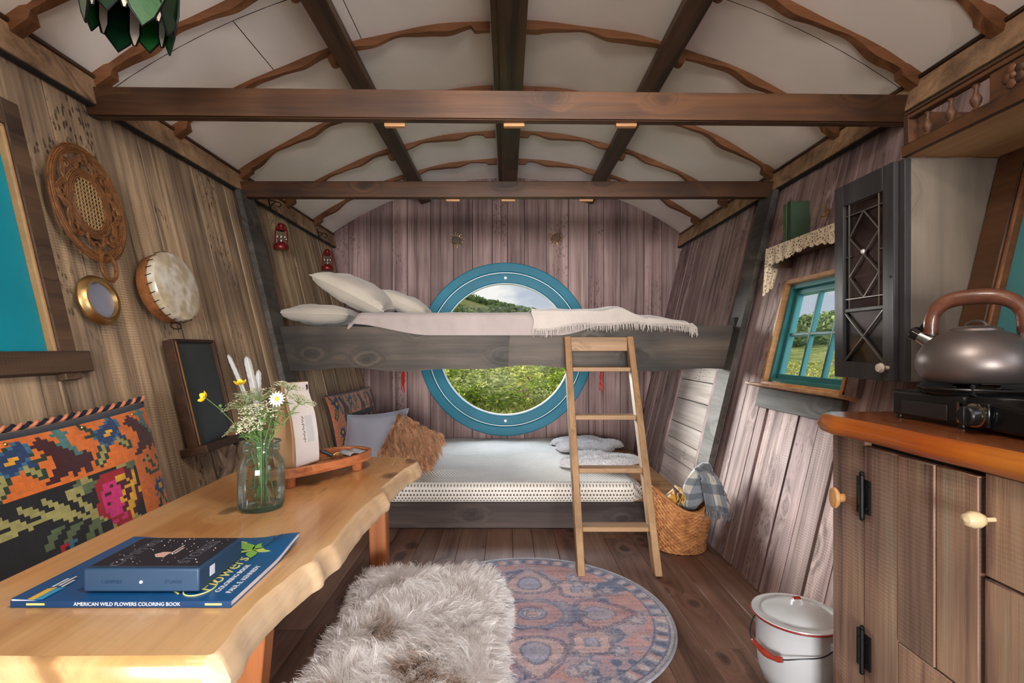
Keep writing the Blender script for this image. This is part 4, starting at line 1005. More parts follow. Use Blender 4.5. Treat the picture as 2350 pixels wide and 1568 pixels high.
for k in range(11):
    z=.072+.0072*k; mb.tube([onbag(-.004+.004*math.sin(k*2.1),z)+V((.0,-.001,0)),onbag(-.010+.003*math.cos(k*3),z+.004)+V((0,-.001,0)),onbag(-.003,z+.005)+V((0,-.001,0))],.0009,4)
part('printed_script',mb,plain('black_print',S(30,28,28),.7),bg_)
mb=MB(); p=onbag(.048,.238); mb.ball(p,.004,8,6); mb.tube([p,p+V((.004,-.004,-.006)),p+V((.002,-.003,-.012))],.002,5); part('tie_clasp',mb,M_iron,bg_)
kr=thing('key_ring','brass key ring with a dark fob lying on the footed tray','keys',Mt2@V((.085,-.02,.046)))
K=lambda x,y,z=.050:Mt2@V((x,y,z))
mb=MB(); mb.tube([K(.07+.016*math.cos(t),-.02+.016*math.sin(t),.054+.006*math.sin(t*2)) for t in np.linspace(0,2*PI,24)[:-1]],.0022,6,closed=True); part('split_ring',mb,M_brass,kr)
for a in (.4,1.5,2.6):
    mb=MB(); c=V((.07,-.02,0)); d=V((math.cos(a),math.sin(a),0)); p0=c+d*.016; p1=c+d*.05
    mb.tube([K(p0.x,p0.y),K(p1.x,p1.y,.048)],.0024,5); mb.lathe([(.007,-.001),(.008,0),(.007,.001)],12,Mt2@T(p0.x,p0.y,.051)); mb.box(K(p1.x,p1.y,.048),(.006,.008,.002)); part('key',mb,M_brass,kr)
mb=MB(); mb.tube([K(.055,-.015,.056),K(.04,.0,.068),K(.03,.012,.072)],[.006,.007,.005],8); part('leather_fob',mb,plain('black_leather',S(30,28,30),.5),kr)
mb=MB()
def fold(u,v): return Mt2@V((lerp(.11,.175,u),lerp(-.035,.02,v)+.006*math.sin(u*4),.049+.010*abs(math.sin(u*PI*1.5))*.6+.004*v))
mb.grid(fold,16,8); o=solo('folded_cloth',mb,plain('grey_striped_cloth',S(170,170,174),.9,0,.3,40,.4),'small folded grey cloth beside the key ring on the footed tray','cloth')
sd=o.modifiers.new('Solid','SOLIDIFY'); sd.thickness=.003
# ------------------------------------------------------------------ kilim cushions
PAL={k:S(*v) for k,v in {'O':(226,118,44),'o':(216,104,38),'K':(24,22,28),'N':(26,30,48),'M':(66,22,30),'T':(74,124,120),'G':(38,62,46),'g':(92,108,74),'L':(164,158,96),'B':(34,62,104),'b':(60,110,140),'Y':(232,172,52),'P':(216,46,124),'R':(166,22,40),'D':(78,16,28),'C':(214,204,160),'Q':(222,140,104)}.items()}
LLAMA=["......TT....","..M..TTTT...",".MMM..TT....","MMMMM.TT....",".MMMMTTT....","..MMMMTT....","..MMMMMTT...","...MMMMMT...","...MMMMMTTM.","...MMMMMMMMM","...MMMMMMMMM","..MMMMMMMMMM","..MMMMMMMMM.",".MMMM.MM.MM.","MMM...M..MM."]
FLOW=["G.......bB..","GG.....bBBb.",".GG..bBBBBb.","..GbBBBBBBb.","GGGBBBYYBB..","..bBBYYBBb..","...BBBBBbB..","...bBBBbLBB.","..GLbBb.LLG.","..GLG...GLLG",".GLLG....GLG",".GLG......GG","GLLG........","GLG.........",".G.........."]
CURL=["..G.....","GLL...G.","..GG..GG","...G...G","G..GG..G","GG....GG",".GGGGGG."]
BLOOM=[".b.B.b.",".BBBBb.","bBYYBB.","BBYYBBb",".BBBBB.","b.BB.b.","..gG...",".GLG...",".G.LG..","GG..GG."]
def kilim(nm,label,W,H,nx,ny,frameM,th,seed,border,fld,sprites,draw,org,pinch=.05,orgd=.25,twist=True):
    g=[[org]*nx for _ in range(ny)]     # row 0 = top
    rnd=random.Random(seed)
    l,r,t,b=border
    for j in range(ny):
        for i in range(nx):
            if l<=i<nx-r and t<=j<ny-b: g[j][i]=fld
    def put(sp,x,y):
        for j,row in enumerate(sp):
            for i,ch in enumerate(row):
                if ch!='.' and 0<=y+j<ny and 0<=x+i<nx: g[y+j][x+i]=ch
    def line(x0,y0,x1,y1,w,ch,jag=0):
        n=int(max(abs(x1-x0),abs(y1-y0))*2)+1
        for k in range(n+1):
            t_=k/n; x=x0+(x1-x0)*t_; y=y0+(y1-y0)*t_; ww=w*(.35+.65*math.sin(PI*min(1,.15+t_*.8)))
            for a in range(int(-ww),int(ww)+1):
                j=int(y+a*.7+jag*((int(x)//2)%2)); i=int(x-a*.3)
                if l<=i<nx-r and t<=j<ny-b: g[j][i]=ch
    for sp,x,y in sprites: put(sp,x,y)
    draw(g,put,line,rnd)
    mb=MB(); cols=[]
    def P(a,bq,sg):
        u=2*a-1; v=2*bq-1; x=W/2*u*(1-pinch*(1-v*v)); y=H/2*v*(1-pinch*(1-u*u)*(1 if v>0 else .3))
        q=max(0,(1-u**4)*(1-v**4))**.5; return (x,y,sg*th/2*q+.006*mnoise.noise(V((x*7,y*7,seed))))
    for sg in (1,-1):
        N=len(mb.v); mb.add([frameM@V(P(i/nx,1-j/ny,sg)) for j in range(ny+1) for i in range(nx+1)],[])
        for j in range(ny):
            for i in range(nx):
                a=N+j*(nx+1)+i; f=(a,a+nx+1,a+nx+2,a+1) if sg>0 else (a,a+1,a+nx+2,a+nx+1)
                mb.f.append(list(f)); mb.m.append(0); mb.s.append(True)
                c=PAL[g[j][i]] if sg>0 else PAL['N']; k=rnd.uniform(.86,1.1); cols.append((c[0]*k,c[1]*k,c[2]*k,1))
    mb.c=cols
    rt=thing(nm,label,'cushion',frameM@V((0,-H/2,0)))
    part('kilim_cover',mb,fabric(nm+'_wool',(1,1,1,1),500,.95,.12,.8,.25,attr=True,wr=.3),rt)
    if twist:
        for ph,cn in ((0,'Q'),(PI,'N')):
            mt=MB(); pts=[]
            for k in range(241):
                a=k/240; p=V(P(a,1.,1)); q=a*W*150; pts.append(frameM@V((p[0],p[1]+.010+.0045*math.sin(q+ph),p[2]+.0045*math.cos(q+ph))))
            mt.tube(pts,.0046,6); part('twisted_cord',mt,plain('cord_'+cn+nm,PAL[cn],.9),rt)
        for a in (.14,.38,.64,.88):
            mt=MB(); p=frameM@V(P(a,.955,1)); mt.ball(p,.005,8,6); part('gold_stud',mt,M_brass,rt)
    return rt
def near_draw(g,put,line,rnd):
    ny,nx=len(g),len(g[0])
    for i in range(nx):
        for j in range(2): g[j][i]='N'
    # olive branch, leaves and rose on the black ground
    line(8,27,25,25,1.2,'L'); line(25,25,33,28,.6,'L')
    for (a,b,c,d) in ((30,27,21,20),(33,28,26,20),(36,28,31,20),(22,25,13,19)):
        for o_ in (0,1): line(a,b+o_,c,d+o_,.6,'L')
    for (a,b,c,d) in ((27,29,24,33),(31,30,28,34),(36,31,33,35)):
        for o_ in (0,1): line(a+o_,b,c+o_,d,.6,'g')
    line(33,28,38,32,.6,'L'); line(37,32,36,44,1.0,'g'); line(40,34,42,41,.6,'L'); line(35,41,41,41,.6,'g')
    cx_,cy_=43.5,27
    for j in range(ny):
        for i in range(nx):
            d=math.hypot((i-cx_)/6.8,(j-cy_)/9.2); a=math.atan2(j-cy_,i-cx_)
            if d<1+.10*math.sin(5*a) and g[j][i]!='O':
                ch='D'
                if d>.62: ch='R' if (a<-1.2 or a>1.3) else ('D' if rnd.random()<.55 else 'Y')
                if abs(d-.62)<.10 and rnd.random()<.6: ch='Y'
                if math.hypot(i-cx_+2,(j-cy_)*.6)<3.4 and rnd.random()<.9: ch='P'
                if i>cx_ and d<.6 and rnd.random()<.4: ch='Y'
                if j-cy_>5 and i<cx_+1: ch='R' if rnd.random()<.7 else 'P'
                if j-cy_<-6 and i<cx_: ch='R'
                g[j][i]=ch
    for x,y in ((35,20),(48,18),(46,37)):
        for dy in range(-2,3):
            for dx in range(-3,4):
                if abs(dx)+abs(dy)<4 and 0<=y+dy<ny and 0<=x+dx<nx and g[y+dy][x+dx]=='K': g[y+dy][x+dx]='L' if (dx<0)^(dy<0) else 'g'
    line(24,46,28,34,1.0,'R'); line(26,46,30,34,1.2,'b')
Wk,Hk=.80,.60
Mk=WM('L',1.235,.512,.085)
kilim('kilim_cushion','large orange and black kilim cushion with woven figures, propped behind the table',Wk,Hk,64,70,Mk@R(1.5,'Z'),.12,3,(9,13,18,-1),'K',
 [(CURL,23,3),(FLOW,17,3),(LLAMA,28,2),(FLOW,40,2),(LLAMA,52,2),(FLOW,4,3),(CURL,54,18),(BLOOM,56,27),(CURL,54,39),(BLOOM,56,48),(BLOOM,1,44)],near_draw,'O')
def far_draw(g,put,line,rnd):
    nx=len(g[0])
    for i in range(nx): g[0][i]='M'; 
    for x in (22,66):
        for dy in range(7):
            for dx in range(7):
                if abs(dx-3)+abs(dy-3)<5: g[18+dy][x+dx]='R' if rnd.random()<.6 else ('P' if rnd.random()<.5 else 'C')
        for d in (-6,-4,8,10): line(x+d,18,x+d-2,25,1.2,'L')
    for x in (36,41,46,51,56,60): line(x,18,x-2,25,1.2,'C')
    line(34,24,64,23,.6,'C')
Pf=WM('L',3.80,.475,.045)
kilim('kilim_bolster','salmon and black kilim bolster against the left wall beside the lower bed',1.04,.43,92,38,Pf@R(-1.0,'Z'),.07,5,(14,8,14,-1),'K',
 [(FLOW,2,1),(LLAMA,14,0),(FLOW,26,1),(BLOOM,40,2),(LLAMA,50,0),(BLOOM,64,2),(LLAMA,72,0),(BLOOM,85,2),(BLOOM,4,20),(FLOW,2,30)],far_draw,'Q',twist=False)
# ------------------------------------------------------------------ grey cushion and fur cushion on the bed
pillow_thing('cushion','smooth pale grey cushion leaning on the kilim backrest behind the brown fur one',.40,.36,.16,frame((-.87,3.40,.408),(.80,.30,.06),(.10,.30,.95),(.5,-.9,.25)),fabric('grey_cushion',S(172,172,186),700,.9,.06,.2,.3,wr=.5),5)
fc=thing('fur_cushion','shaggy rust brown fur cushion on the near left of the lower bed','cushion',(-.58,3.15,.27))
Mf=frame((-.585,3.16,.415),(.88,.12,-.46),(.38,.35,.85),(.35,-.9,.2))
mb=xform(pillow(.30,.27,.17,seed=6,pinch=.06,nu=26,nv=26),Mf); part('cushion_body',mb,plain('rust_hide',S(150,92,56),.95,0,.3,90,.2),fc)
rng=np.random.default_rng(9); A=np.array([tuple(p) for p in mb.v]); F=np.array(mb.f); nA=A.mean(0)
idx=rng.integers(0,len(F),1500); B=[];Tp=[];Cc=[];Bd=[]
for f in F[idx]:
    p=A[f].mean(0); nn=np.cross(A[f[1]]-A[f[0]],A[f[2]]-A[f[0]]); nn/=np.linalg.norm(nn)+1e-9
    if nn.dot(p-nA)<0: nn=-nn
    L=rng.uniform(.045,.075); dr=np.array([.30,-.15,-.8])+rng.normal(size=3)*.16; tip=p+nn*L*.28+dr*L*.8
    base=np.array([.52,.26,.13])*rng.uniform(.55,1.3)+ (rng.random()<.18)*np.array([.20,.15,.10])
    for k in range(12):
        du=rng.normal(size=3)*.007; B.append(p+du); Tp.append(tip+du*.3+rng.normal(size=3)*.003); Bd.append(nn*.006); Cc.append(np.clip(base*rng.uniform(.8,1.2),0,1))
v_,q_,c_=strands(np.array(B),np.array(Tp),.0013,3,np.array(Bd),np.array(Cc),rng)
link('fur',np_mesh('fur',v_,q_,vcol('rust_fur',.8,1,.3),c_,fc.location),fc)
# ------------------------------------------------------------------ woven oval tray on the left wall
M_wick=wood('rattan',[S(72,40,19),S(118,74,37),S(146,99,55)],0,40,20,.6,.1,None,.5,0,0,0,.2,bump=.4)
wt=thing('woven_wall_tray','oval brown rattan openwork tray hanging on the left plank wall','tray',WM('L',1.65,1.45,.03).translation)
Mt=WM('L',1.655,1.452,.035)@R(-5,'Z')
def ell(a,b,n=90,z=0.): return [Mt@V((a*math.cos(2*PI*k/n),b*math.sin(2*PI*k/n),z)) for k in range(n)]
mb=MB()
for k in range(5): mb.tube(ell(.146-.006*k,.192-.006*k,90,.010+.003*math.sin(k)),.0042,6,closed=True)
part('outer_rim',mb,M_wick,wt)
mb=MB()
for k in range(5): mb.tube(ell(.086-.006*k,.114-.006*k,80,.008),.0042,6,closed=True)
part('inner_rim',mb,M_wick,wt)
mb=MB()
for dd in (-.006,0,.006):
    pts=[]
    for k in range(193):
        t=2*PI*k/192; s=abs(((k/192*8)%1)*2-1); q=s; a=lerp(.092,.120,q)+dd; b=lerp(.120,.166,q)+dd; pts.append(Mt@V((a*math.cos(t),b*math.sin(t),.012+.002*math.sin(k))))
    mb.tube(pts[:-1],.0042,5,closed=True)
for k in range(8):
    t=2*PI*(k+.0)/8; c=Mt@V((.108*math.cos(t),.144*math.sin(t),.012)); mb.tube([c+(Mt.to_3x3()@V((.013*math.cos(2*PI*q/14),.013*math.sin(2*PI*q/14),0))) for q in range(14)],.0038,5,closed=True)
part('star_weave',mb,M_wick,wt)
mb=MB()
for k in range(-9,10):
    for d in (0,1):
        c=k*.0135 if d==0 else k*.0135
        if d==0:
            h=1-(c/.060)**2
            if h>0: hh=.088*math.sqrt(h); mb.tube([Mt@V((c,-hh,.006)),Mt@V((c,hh,.006))],.0022,5)
        else:
            h=1-(c/.088)**2
            if h>0: hh=.060*math.sqrt(h); mb.tube([Mt@V((-hh,c,.008)),Mt@V((hh,c,.008))],.0022,5)
part('cane_lattice',mb,plain('pale_cane',S(176,140,92),.6),wt)
mb=MB(); mb.tube([Mt@V((.028+.030*math.sin(2*PI*k/30),-.206+.046*math.cos(2*PI*k/30),.016)) for k in range(30)],.0065,7,closed=True); part('hanging_loop',mb,M_wick,wt)
# ------------------------------------------------------------------ hand drum, brass mirror
Md=WM('L',1.935,1.210,.022)
dr=thing('hand_drum','round mottled cream skin hand drum hanging right of the rattan tray','drum',Md.translation)
mb=MB(); mb.lathe([(.118,0),(.127,.01),(.130,.045),(.128,.060)],48,Md); part('wooden_shell',mb,wood('drum_wood',[S(90,52,28),S(140,88,50),S(166,110,66)],1,20,10,.5,.1,None,.5,0,0,0,.3),dr)
def dmat():
    m=NT('drum_skin'); o=m.obj(); v=m.n('ShaderNodeTexVoronoi',{'Vector':o,'Scale':34.},feature='SMOOTH_F1').outputs['Distance']
    c=m.mix(m.ramp(m.noise(o,14.,3),[(.40,0.),(.6,1.)]),S(190,174,142),S(228,222,206)); c=m.mix(m.math('MULTIPLY',m.ramp(v,[(.2,1.),(.55,0.)]),.35),c,S(150,134,104)); m.P(Base_Color=c,Roughness=.32,Coat_Weight=.5,Coat_Roughness=.2); m.bump(v,.7,.006); return m.mat
mb=MB(); mb.lathe([(.1315,.050),(.132,.064),(.127,.074),(.11,.079),(.06,.081),(0,.082)],56,Md,fr=lambda r,z,t,i: r*(1+.006*math.sin(7*t)) ); part('drum_skin',mb,dmat(),dr)
mb=MB()
for k in range(26):
    t=2*PI*k/26; mb.tube([Md@V((.1335*math.cos(t),.1335*math.sin(t),.066)),Md@V((.134*math.cos(t+.02),.134*math.sin(t+.02),.045))],.0016,4)
mb.tube([Md@V((.034*math.sin(2*PI*k/18)*.9,-.142+.012*math.cos(2*PI*k/18),.03)) for k in range(18)],.003,5,closed=True)
part('lacing',mb,plain('dark_lacing',S(60,38,24),.7),dr)
Mm=WM('L',1.615,1.142,.020)
mr=thing('brass_mirror','small round brass framed porthole mirror below the rattan tray','mirror',Mm.translation)
mb=MB(); mb.lathe([(.070,0),(.078,.006),(.080,.014),(.074,.024),(.066,.030),(.058,.028),(.056,.022),(.055,.012)],56,Mm,cap=False); part('brass_rim',mb,M_brass,mr)
mb=MB(); mb.lathe([(.056,.016),(0,.0162)],48,Mm); part('mirror_glass',mb,plain('mirror_silver',S(176,182,204),.5,.6,0,30,.1),mr)
# ------------------------------------------------------------------ chalkboard shelf with branch bracket
Mc=WM('L',2.02,.822,.0)
cb=thing('chalkboard_case','dark framed chalkboard with a ledge on the left wall behind the flowers','chalkboard',WM('L',2.02,.60,.02).translation)
W,H,D=.275,.40*NW,.040
M_cb=wood('chalkboard_frame_wood',[S(38,24,16),S(66,42,28),S(88,58,38)],1,9,.5,.5,.1,None,.4,0,0,0,.2)
mb=MB()
for s in (-1,1): mb.box((s*(W/2-.006),0,.02+D/2),(.012,H,D),Mc)
mb.box((0,H/2-.006,.02+D/2),(W-.03,.012,D),Mc)
part('frame',mb,M_cb,cb,.002)
mb=MB(); mb.box((0,-H/2-.006,.05),(W+.03,.030,.10),Mc); part('ledge',mb,M_cb,cb,.003)
mb=MB(); mb.box((0,0,.042),(W-.024,H-.014,.01),Mc); part('slate',mb,plain('slate',S(52,60,62),.5,0,.04,20,.2),cb)
mb=MB(); mb.box((-W/2+.014,0,.0585),(.004,H-.02,.008),Mc); part('gilt_line',mb,plain('gilt_line',S(150,104,56),.5),cb)
mb=MB(); mb.box((.095,-H/2+.018,.078),(.075,.018,.035),Mc); solo('chalk_eraser',mb,plain('brown_eraser',S(112,72,46),.7),'small brown wooden block lying on the chalkboard ledge','eraser',bev=.003)
br=thing('branch_bracket','forked bare branch bracket propping the chalkboard ledge from the left wall','bracket',WM('L',2.0,.42,.03).translation)
M_bark=wood('bark',[S(52,40,32),S(92,74,60),S(126,104,84)],2,14,2,.8,.1,None,.6,0,0,0,.6,bump=.7)
A=lambda x,y,z:Mc@V((x,y-H/2,z))
mb=MB(); mb.tube([A(-.04,-.19,.032),A(-.03,-.155,.05),A(.0,-.10,.075),(A(.02,-.05,.085)),A(.03,-.027,.09)],[.014,.020,.022,.017,.014],9)
mb.tube([A(-.0,-.11,.07),A(.05,-.07,.062),A(.12,-.027,.06)],[.019,.016,.011],8); mb.tube([A(-.01,-.10,.07),A(-.012,-.05,.06),A(-.012,-.027,.055)],[.016,.012,.010],8)
part('branch_fork',mb,M_bark,br)
# ------------------------------------------------------------------ red lanterns on iron arms
M_red=plain('red_lantern_enamel',S(112,22,24),.35,.3,0,30,.1)
def lantern(Y,zb,zl_,label,gl):
    Mx=WM('L',Y,zb,.052); n=Mx.to_3x3()@V((0,0,1)); hook=V((-1.345,Y,zb+.012))
    a=thing('lantern_bracket','black iron wall arm holding '+gl,'bracket',Mx.translation,'iron lantern arms')
    mb=MB(); mb.box((0,-.005,.002),(.012,.085,.005),Mx); part('wall_plate',mb,M_iron,a,.001)
    base=Mx.translation; up=V((0,0,1)); mb=MB()
    mb.tube([base+up*.015,hook+V((-.02,0,0.0))],.003,6); mb.tube([base-up*.03,(base+hook)/2+up*.002],.0028,6)
    mb.tube([hook+V((-.02,0,0))+V((.016*math.sin(t),0,-.014+.014*math.cos(t)))+V((0,0,0)) for t in np.linspace(0,4.4,14)],.0028,6)
    part('arm',mb,M_iron,a)
    c=V((hook.x-.004,Y,zl_)); r=thing('oil_lantern',label,'lantern',c,'red oil lanterns')
    L=lambda x,z:c+V((x,0,z)); Tm=T(*c)
    mb=MB(); mb.lathe([(.040,0),(.044,.006),(.044,.024),(.040,.030),(.026,.036),(.022,.046),(.0,.047)],24,Tm); part('fuel_tank',mb,M_red,r)
    mb=MB(); mb.lathe([(.016,.046),(.023,.062),(.026,.078),(.021,.10),(.016,.112)],20,Tm); part('glass_globe',mb,glass('lantern_glass',(.9,.92,.93,1),.7),r)
    mb=MB(); mb.lathe([(.010,.046),(.012,.056),(.004,.058),(.003,.07),(0,.071)],12,Tm); part('burner',mb,plain('burner_metal',S(180,170,160),.3,.9),r)
    mb=MB(); mb.lathe([(.022,.112),(.026,.116),(.024,.128),(.017,.132),(.017,.146),(.022,.15),(.014,.158),(0,.16)],20,Tm); part('chimney_cap',mb,M_red,r)
    for s in (-1,1):
        mb=MB(); mb.tube([L(s*.036,.028),L(s*.036,.10),L(s*.030,.135),L(s*.018,.145)],.0045,6); part('side_tube',mb,M_red,r)
    mb=MB(); mb.tube([L(.032*math.cos(t),.135+ (hook.z-.018-zl_-.135)*math.sin(t)) for t in np.linspace(0,PI,18)],.0014,5); part('bail_handle',mb,M_steel,r)
    mb=MB(); mb.tube([L(.035,.05),L(.035,.09)],.002,5); mb.ball(L(.03,.062),.008,8,6); part('side_knob',mb,plain('nickel',S(190,186,180),.25,1.),r)
lantern(3.10,1.862,1.590,'larger looking red oil lantern hanging nearer the camera on the left wall','the nearer red lantern')
lantern(3.90,1.850,1.588,'red oil lantern hanging farther back, above the tilted pillow','the farther red lantern')
# ------------------------------------------------------------------ sun ornaments and chilli strings on the end wall
def sunny(x,z,label,R0,k):
    r=thing('sunburst_mirror',label,'ornament',(x,YB-.02,z),'sunburst ornaments'); Mx=T(x,YB-.022,z)@R(90,'X')
    mb=MB(); mb.lathe([(.030,0),(.034,.004),(.036,.010),(.033,.013),(.031,.010)],32,Mx,cap=False); part('ring',mb,M_brass,r)
    mb=MB(); mb.lathe([(.031,.009),(0,.010)],24,Mx); part('centre_disc',mb,plain('dull_centre_%d'%k,S(74,64,54) if k==0 else S(96,64,46),.6,0.),r)
    mb=MB()
    for q in range(16):
        t=2*PI*q/16+.1; l=R0 if q%2==0 else R0*.84
        mb.tube([Mx@V((.034*math.cos(t),.034*math.sin(t),.006)),Mx@V((l*.82*math.cos(t+.06),l*.82*math.sin(t+.06),.009)),Mx@V((l*math.cos(t),l*math.sin(t),.006))],[.0036,.0028,.0014],6)
        if k==0:
            p=Mx@V((l*math.cos(t),l*math.sin(t),.007)); mb.ball(p,.0042,6,5)
    part('rays',mb,M_brass,r)
sunny(-.422,1.908,'brass sunburst ornament left of the ridge, above the round window',.062,0)
sunny(.412,1.930,'brass sunburst ornament right of the ridge, above the ladder top',.068,1)
M_chili=plain('red_chilli',S(196,36,28),.4,0,.1,80,.2)
for x,label in ((-.868,'red chilli string on the end wall to the left of the round window'),(.790,'red chilli string on the end wall behind the ladder, right of the round window')):
    rnd=random.Random(int(x*100)); mb=MB(); r=thing('hanging_chilli_string',label,'ornament',(x,YB-.04,.64),'chilli strings')
    mb.tube([(x,YB-.025,.92),(x,YB-.03,.80)],.002,5); part('string',mb,plain('twine_%d'%(x*10),S(150,120,80),.9),r)
    for k in range(7):
        z=.83-.022*k; s=(-1)**k; mb=MB(); mb.tube([(x,YB-.032,z),(x+s*.008,YB-.038,z-.03),(x+s*.010+rnd.uniform(-.006,.006),YB-.036,z-.06),(x+s*.004,YB-.034,z-.078)],[.004,.0062,.004,.001],7); part('chilli',mb,M_chili,r)
# ------------------------------------------------------------------ wall shelf with lace, green books and a brass hook
SZ=1.482
def sx_(z,o): return xw(z)-o
sh=thing('wall_shelf','brown shelf over the small right window, covered by a lace runner','shelf',(1.32,2.16,SZ-.02))
mb=MB(); mb.box((1.326,2.14,SZ-.012),(.108,.76,.02)); part('shelf_board',mb,M_stainY,sh,.003)
mb=MB(); mb.prism([(1.275,SZ-.055),(1.36,SZ-.055),(1.365,SZ-.023),(1.275,SZ-.023)],1.78,2.50,'y'); part('shelf_apron',mb,M_stainY,sh,.003)
mb=MB(); mb.prism([(1.282,SZ-.095),(1.345,SZ-.10),(1.36,SZ-.056),(1.276,SZ-.056)],2.44,2.485,'y'); part('bracket',mb,M_stainY,sh,.003)
def lace():
    m=NT('cream_lace'); o=m.obj(); v=m.n('ShaderNodeTexVoronoi',{'Vector':o,'Scale':72.},feature='DISTANCE_TO_EDGE').outputs['Distance']
    v2=m.n('ShaderNodeTexVoronoi',{'Vector':m.map(o,(1,1,1),(.3,.2,.1)),'Scale':150.},feature='DISTANCE_TO_EDGE').outputs['Distance']
    a=m.math('MAXIMUM',m.ramp(v,[(.17,1.),(.21,0.)]),m.ramp(v2,[(.07,1.),(.10,0.)]))
    m.P(Base_Color=S(236,218,188),Roughness=.9,Alpha=a); return m.mat
lc=thing('lace_runner','cream crochet lace runner hanging from the shelf over the small right window','lace',(1.27,2.15,SZ-.06))
M_lace=lace()
def lc_front(u,v):
    y=lerp(1.76,2.522,u); sc=.010*abs(math.sin(u*PI*17)); h=.068+sc+.012*math.sin(u*9); return (1.2635-.004*math.sin(u*60)*v-.006*v,y,SZ+.003-h*v)
def lc_top(u,v): return (lerp(1.2635,1.352,v),lerp(1.76,2.522,u),SZ+.003)
def lc_end(u,v):
    sc=.012*abs(math.sin(u*PI*3)); x=lerp(1.262,min(1.345,xw(SZ-(.225-.05*u+sc)*v)-.034),u); return (x+.235*0-.05*v*(1-u)*.3,2.524+.006*v+.004*math.sin(u*20)*v,SZ+.003-(.225-.05*u+sc)*v)
mb=MB(); mb.grid(lc_top,120,6); part('lace_top',mb,M_lace,lc)
mb=MB(); mb.grid(lc_front,150,14); part('lace_edging',mb,M_lace,lc)
mb=MB(); mb.grid(lc_end,22,26); part('lace_end_drop',mb,M_lace,lc)
def book(nm,label,x,y,w,d,h,col,ang):
    Mx=T(x,y,SZ+.0055)@R(ang,'Z'); r=thing(nm,label,'book',(x,y,SZ+.006),'books on the lace shelf')
    mb=MB()
    for s in (-1,1): mb.box((0,s*(w/2-.002),h/2),(d,.004,h),Mx)
    mb.box((-d/2+.002,0,h/2),(.004,w,h),Mx); part('cover',mb,bookmat(nm+str(int(y*1000)),col,.55),r,.001)
    mb=MB(); mb.box((.004,0,h/2),(d-.010,w-.009,h-.008),Mx); part('page_block',mb,M_page,r)
book('green_book','dark green hardback standing on the lace shelf, its broad cover facing out',1.335,2.374,.030,.085,.185,S(44,66,46),-4)
book('green_book','narrow olive green book at the far end of the lace shelf',1.330,2.408,.022,.080,.182,S(72,92,62),-2)
hk=thing('brass_hook','brass coat hook on the right wall beside the green books','hook',WM('R',2.23,1.585,.02).translation)
Mh=WM('R',2.235,1.585,.022); mb=MB(); mb.lathe([(.010,0),(.011,.003),(.006,.005),(0,.005)],16,Mh); part('back_plate',mb,M_brass,hk)
mb=MB(); mb.tube([Mh@V(p) for p in ((0,0,.004),(0,.012,.020),(0,.03,.026),(-.006,.034,.022))],[.004,.0035,.003,.003],7); mb.tube([Mh@V(p) for p in ((0,-.005,.004),(0,-.024,.012),(0,-.03,.026),(0,-.018,.034))],[.004,.0035,.003,.003],7); part('hook_arm',mb,M_brass,hk)
# ------------------------------------------------------------------ upper cabinet
M_black=wood('black_painted_wood',[S(34,33,35),S(52,50,52),S(70,66,66)],2,9,.5,.5,.0,None,.35,0,0,0,.3,bump=.2)
M_panel=wood('weathered_panel',[S(94,84,74),S(125,114,100),S(147,133,118)],2,4,.4,.6,.0,None,.3,.5,0,0,.15,patch=S(190,190,195),bump=.1)
uc=thing('wall_cabinet','dark hanging cabinet with a leaded glass door and a grey plank side','cabinet',(1.25,1.59,.906))
Z0,Z1,Yn,Yf=.906,1.532,1.447,1.738
pr=[(1.127,Z0),(xw(Z0)-.008,Z0),(xw(Z1)-.008,Z1),(1.127,Z1)]
mb=MB(); mb.prism(pr,Yn,Yn+.016,'y'); part('side_panel',mb,M_panel,uc,.002,label='weathered grey plank side')
mb=MB(); mb.prism(pr,Yf-.016,Yf,'y'); part('side_panel',mb,M_black,uc,.002)
mb=MB(); mb.box((1.185,(Yn+Yf)/2,Z0+.008),(.10,Yf-Yn-.034,.014)); part('bottom_board',mb,M_black,uc); mb=MB(); mb.box((1.26,(Yn+Yf)/2,Z1-.008),(.25,Yf-Yn-.034,.014)); part('top_board',mb,M_black,uc)
mb=MB(); mb.box((1.215,(Yn+Yf)/2,1.235),(.15,Yf-Yn-.034,.010)); part('inner_shelf',mb,M_black,uc)
mb=MB(); mb.prism([(xw(Z0)-.012,Z0),(xw(Z0)-.007,Z0),(xw(Z1)-.007,Z1),(xw(Z1)-.012,Z1)],Yn+.016,Yf-.016,'y'); part('back_board',mb,M_dark,uc)
mb=MB(); mb.box((1.119,Yn+.010,(Z0+Z1)/2),(.018,.022,Z1-Z0)); part('face_stile',mb,M_black,uc,.002)
dX=1.108; ya,yb=Yn+.024,Yf; sw=.045
dr_=link('door',None,uc); dr_.location=(0,0,0)
def dpart(nm,mb,m,**k):
    o=link(nm,mb.mesh(nm,m,root_loc(uc),40),dr_)
    if k.get('bev'): bevel(o,k['bev'],2)
    return o
mb=MB(); mb.box((dX,ya+sw/2,(Z0+Z1)/2),(.020,sw,Z1-Z0)); mb.box((dX,yb-sw/2,(Z0+Z1)/2),(.020,sw,Z1-Z0)); mb.box((dX,(ya+yb)/2,Z1-.035),(.020,yb-ya-2*sw,.07)); mb.box((dX,(ya+yb)/2,Z0+.026),(.020,yb-ya-2*sw,.052)); mb.box((dX,(ya+yb)/2,1.122),(.014,yb-ya-2*sw,.012)); dpart('door_frame',mb,M_black,bev=.002)
M_lead=plain('lead_came',S(112,104,98),.45,.6)
yA,yB_=ya+sw,yb-sw; yM=(yA+yB_)/2; zU0,zU1,zL0=1.128,Z1-.07,Z0+.052
mb=MB(); L=lambda y1,z1,y2,z2,r=.0024: mb.tube([(dX-.004,y1,z1),(dX-.004,y2,z2)],r,5)
for yy in (yA+.022,yB_-.022): L(yy,zU0,yy,zU1)
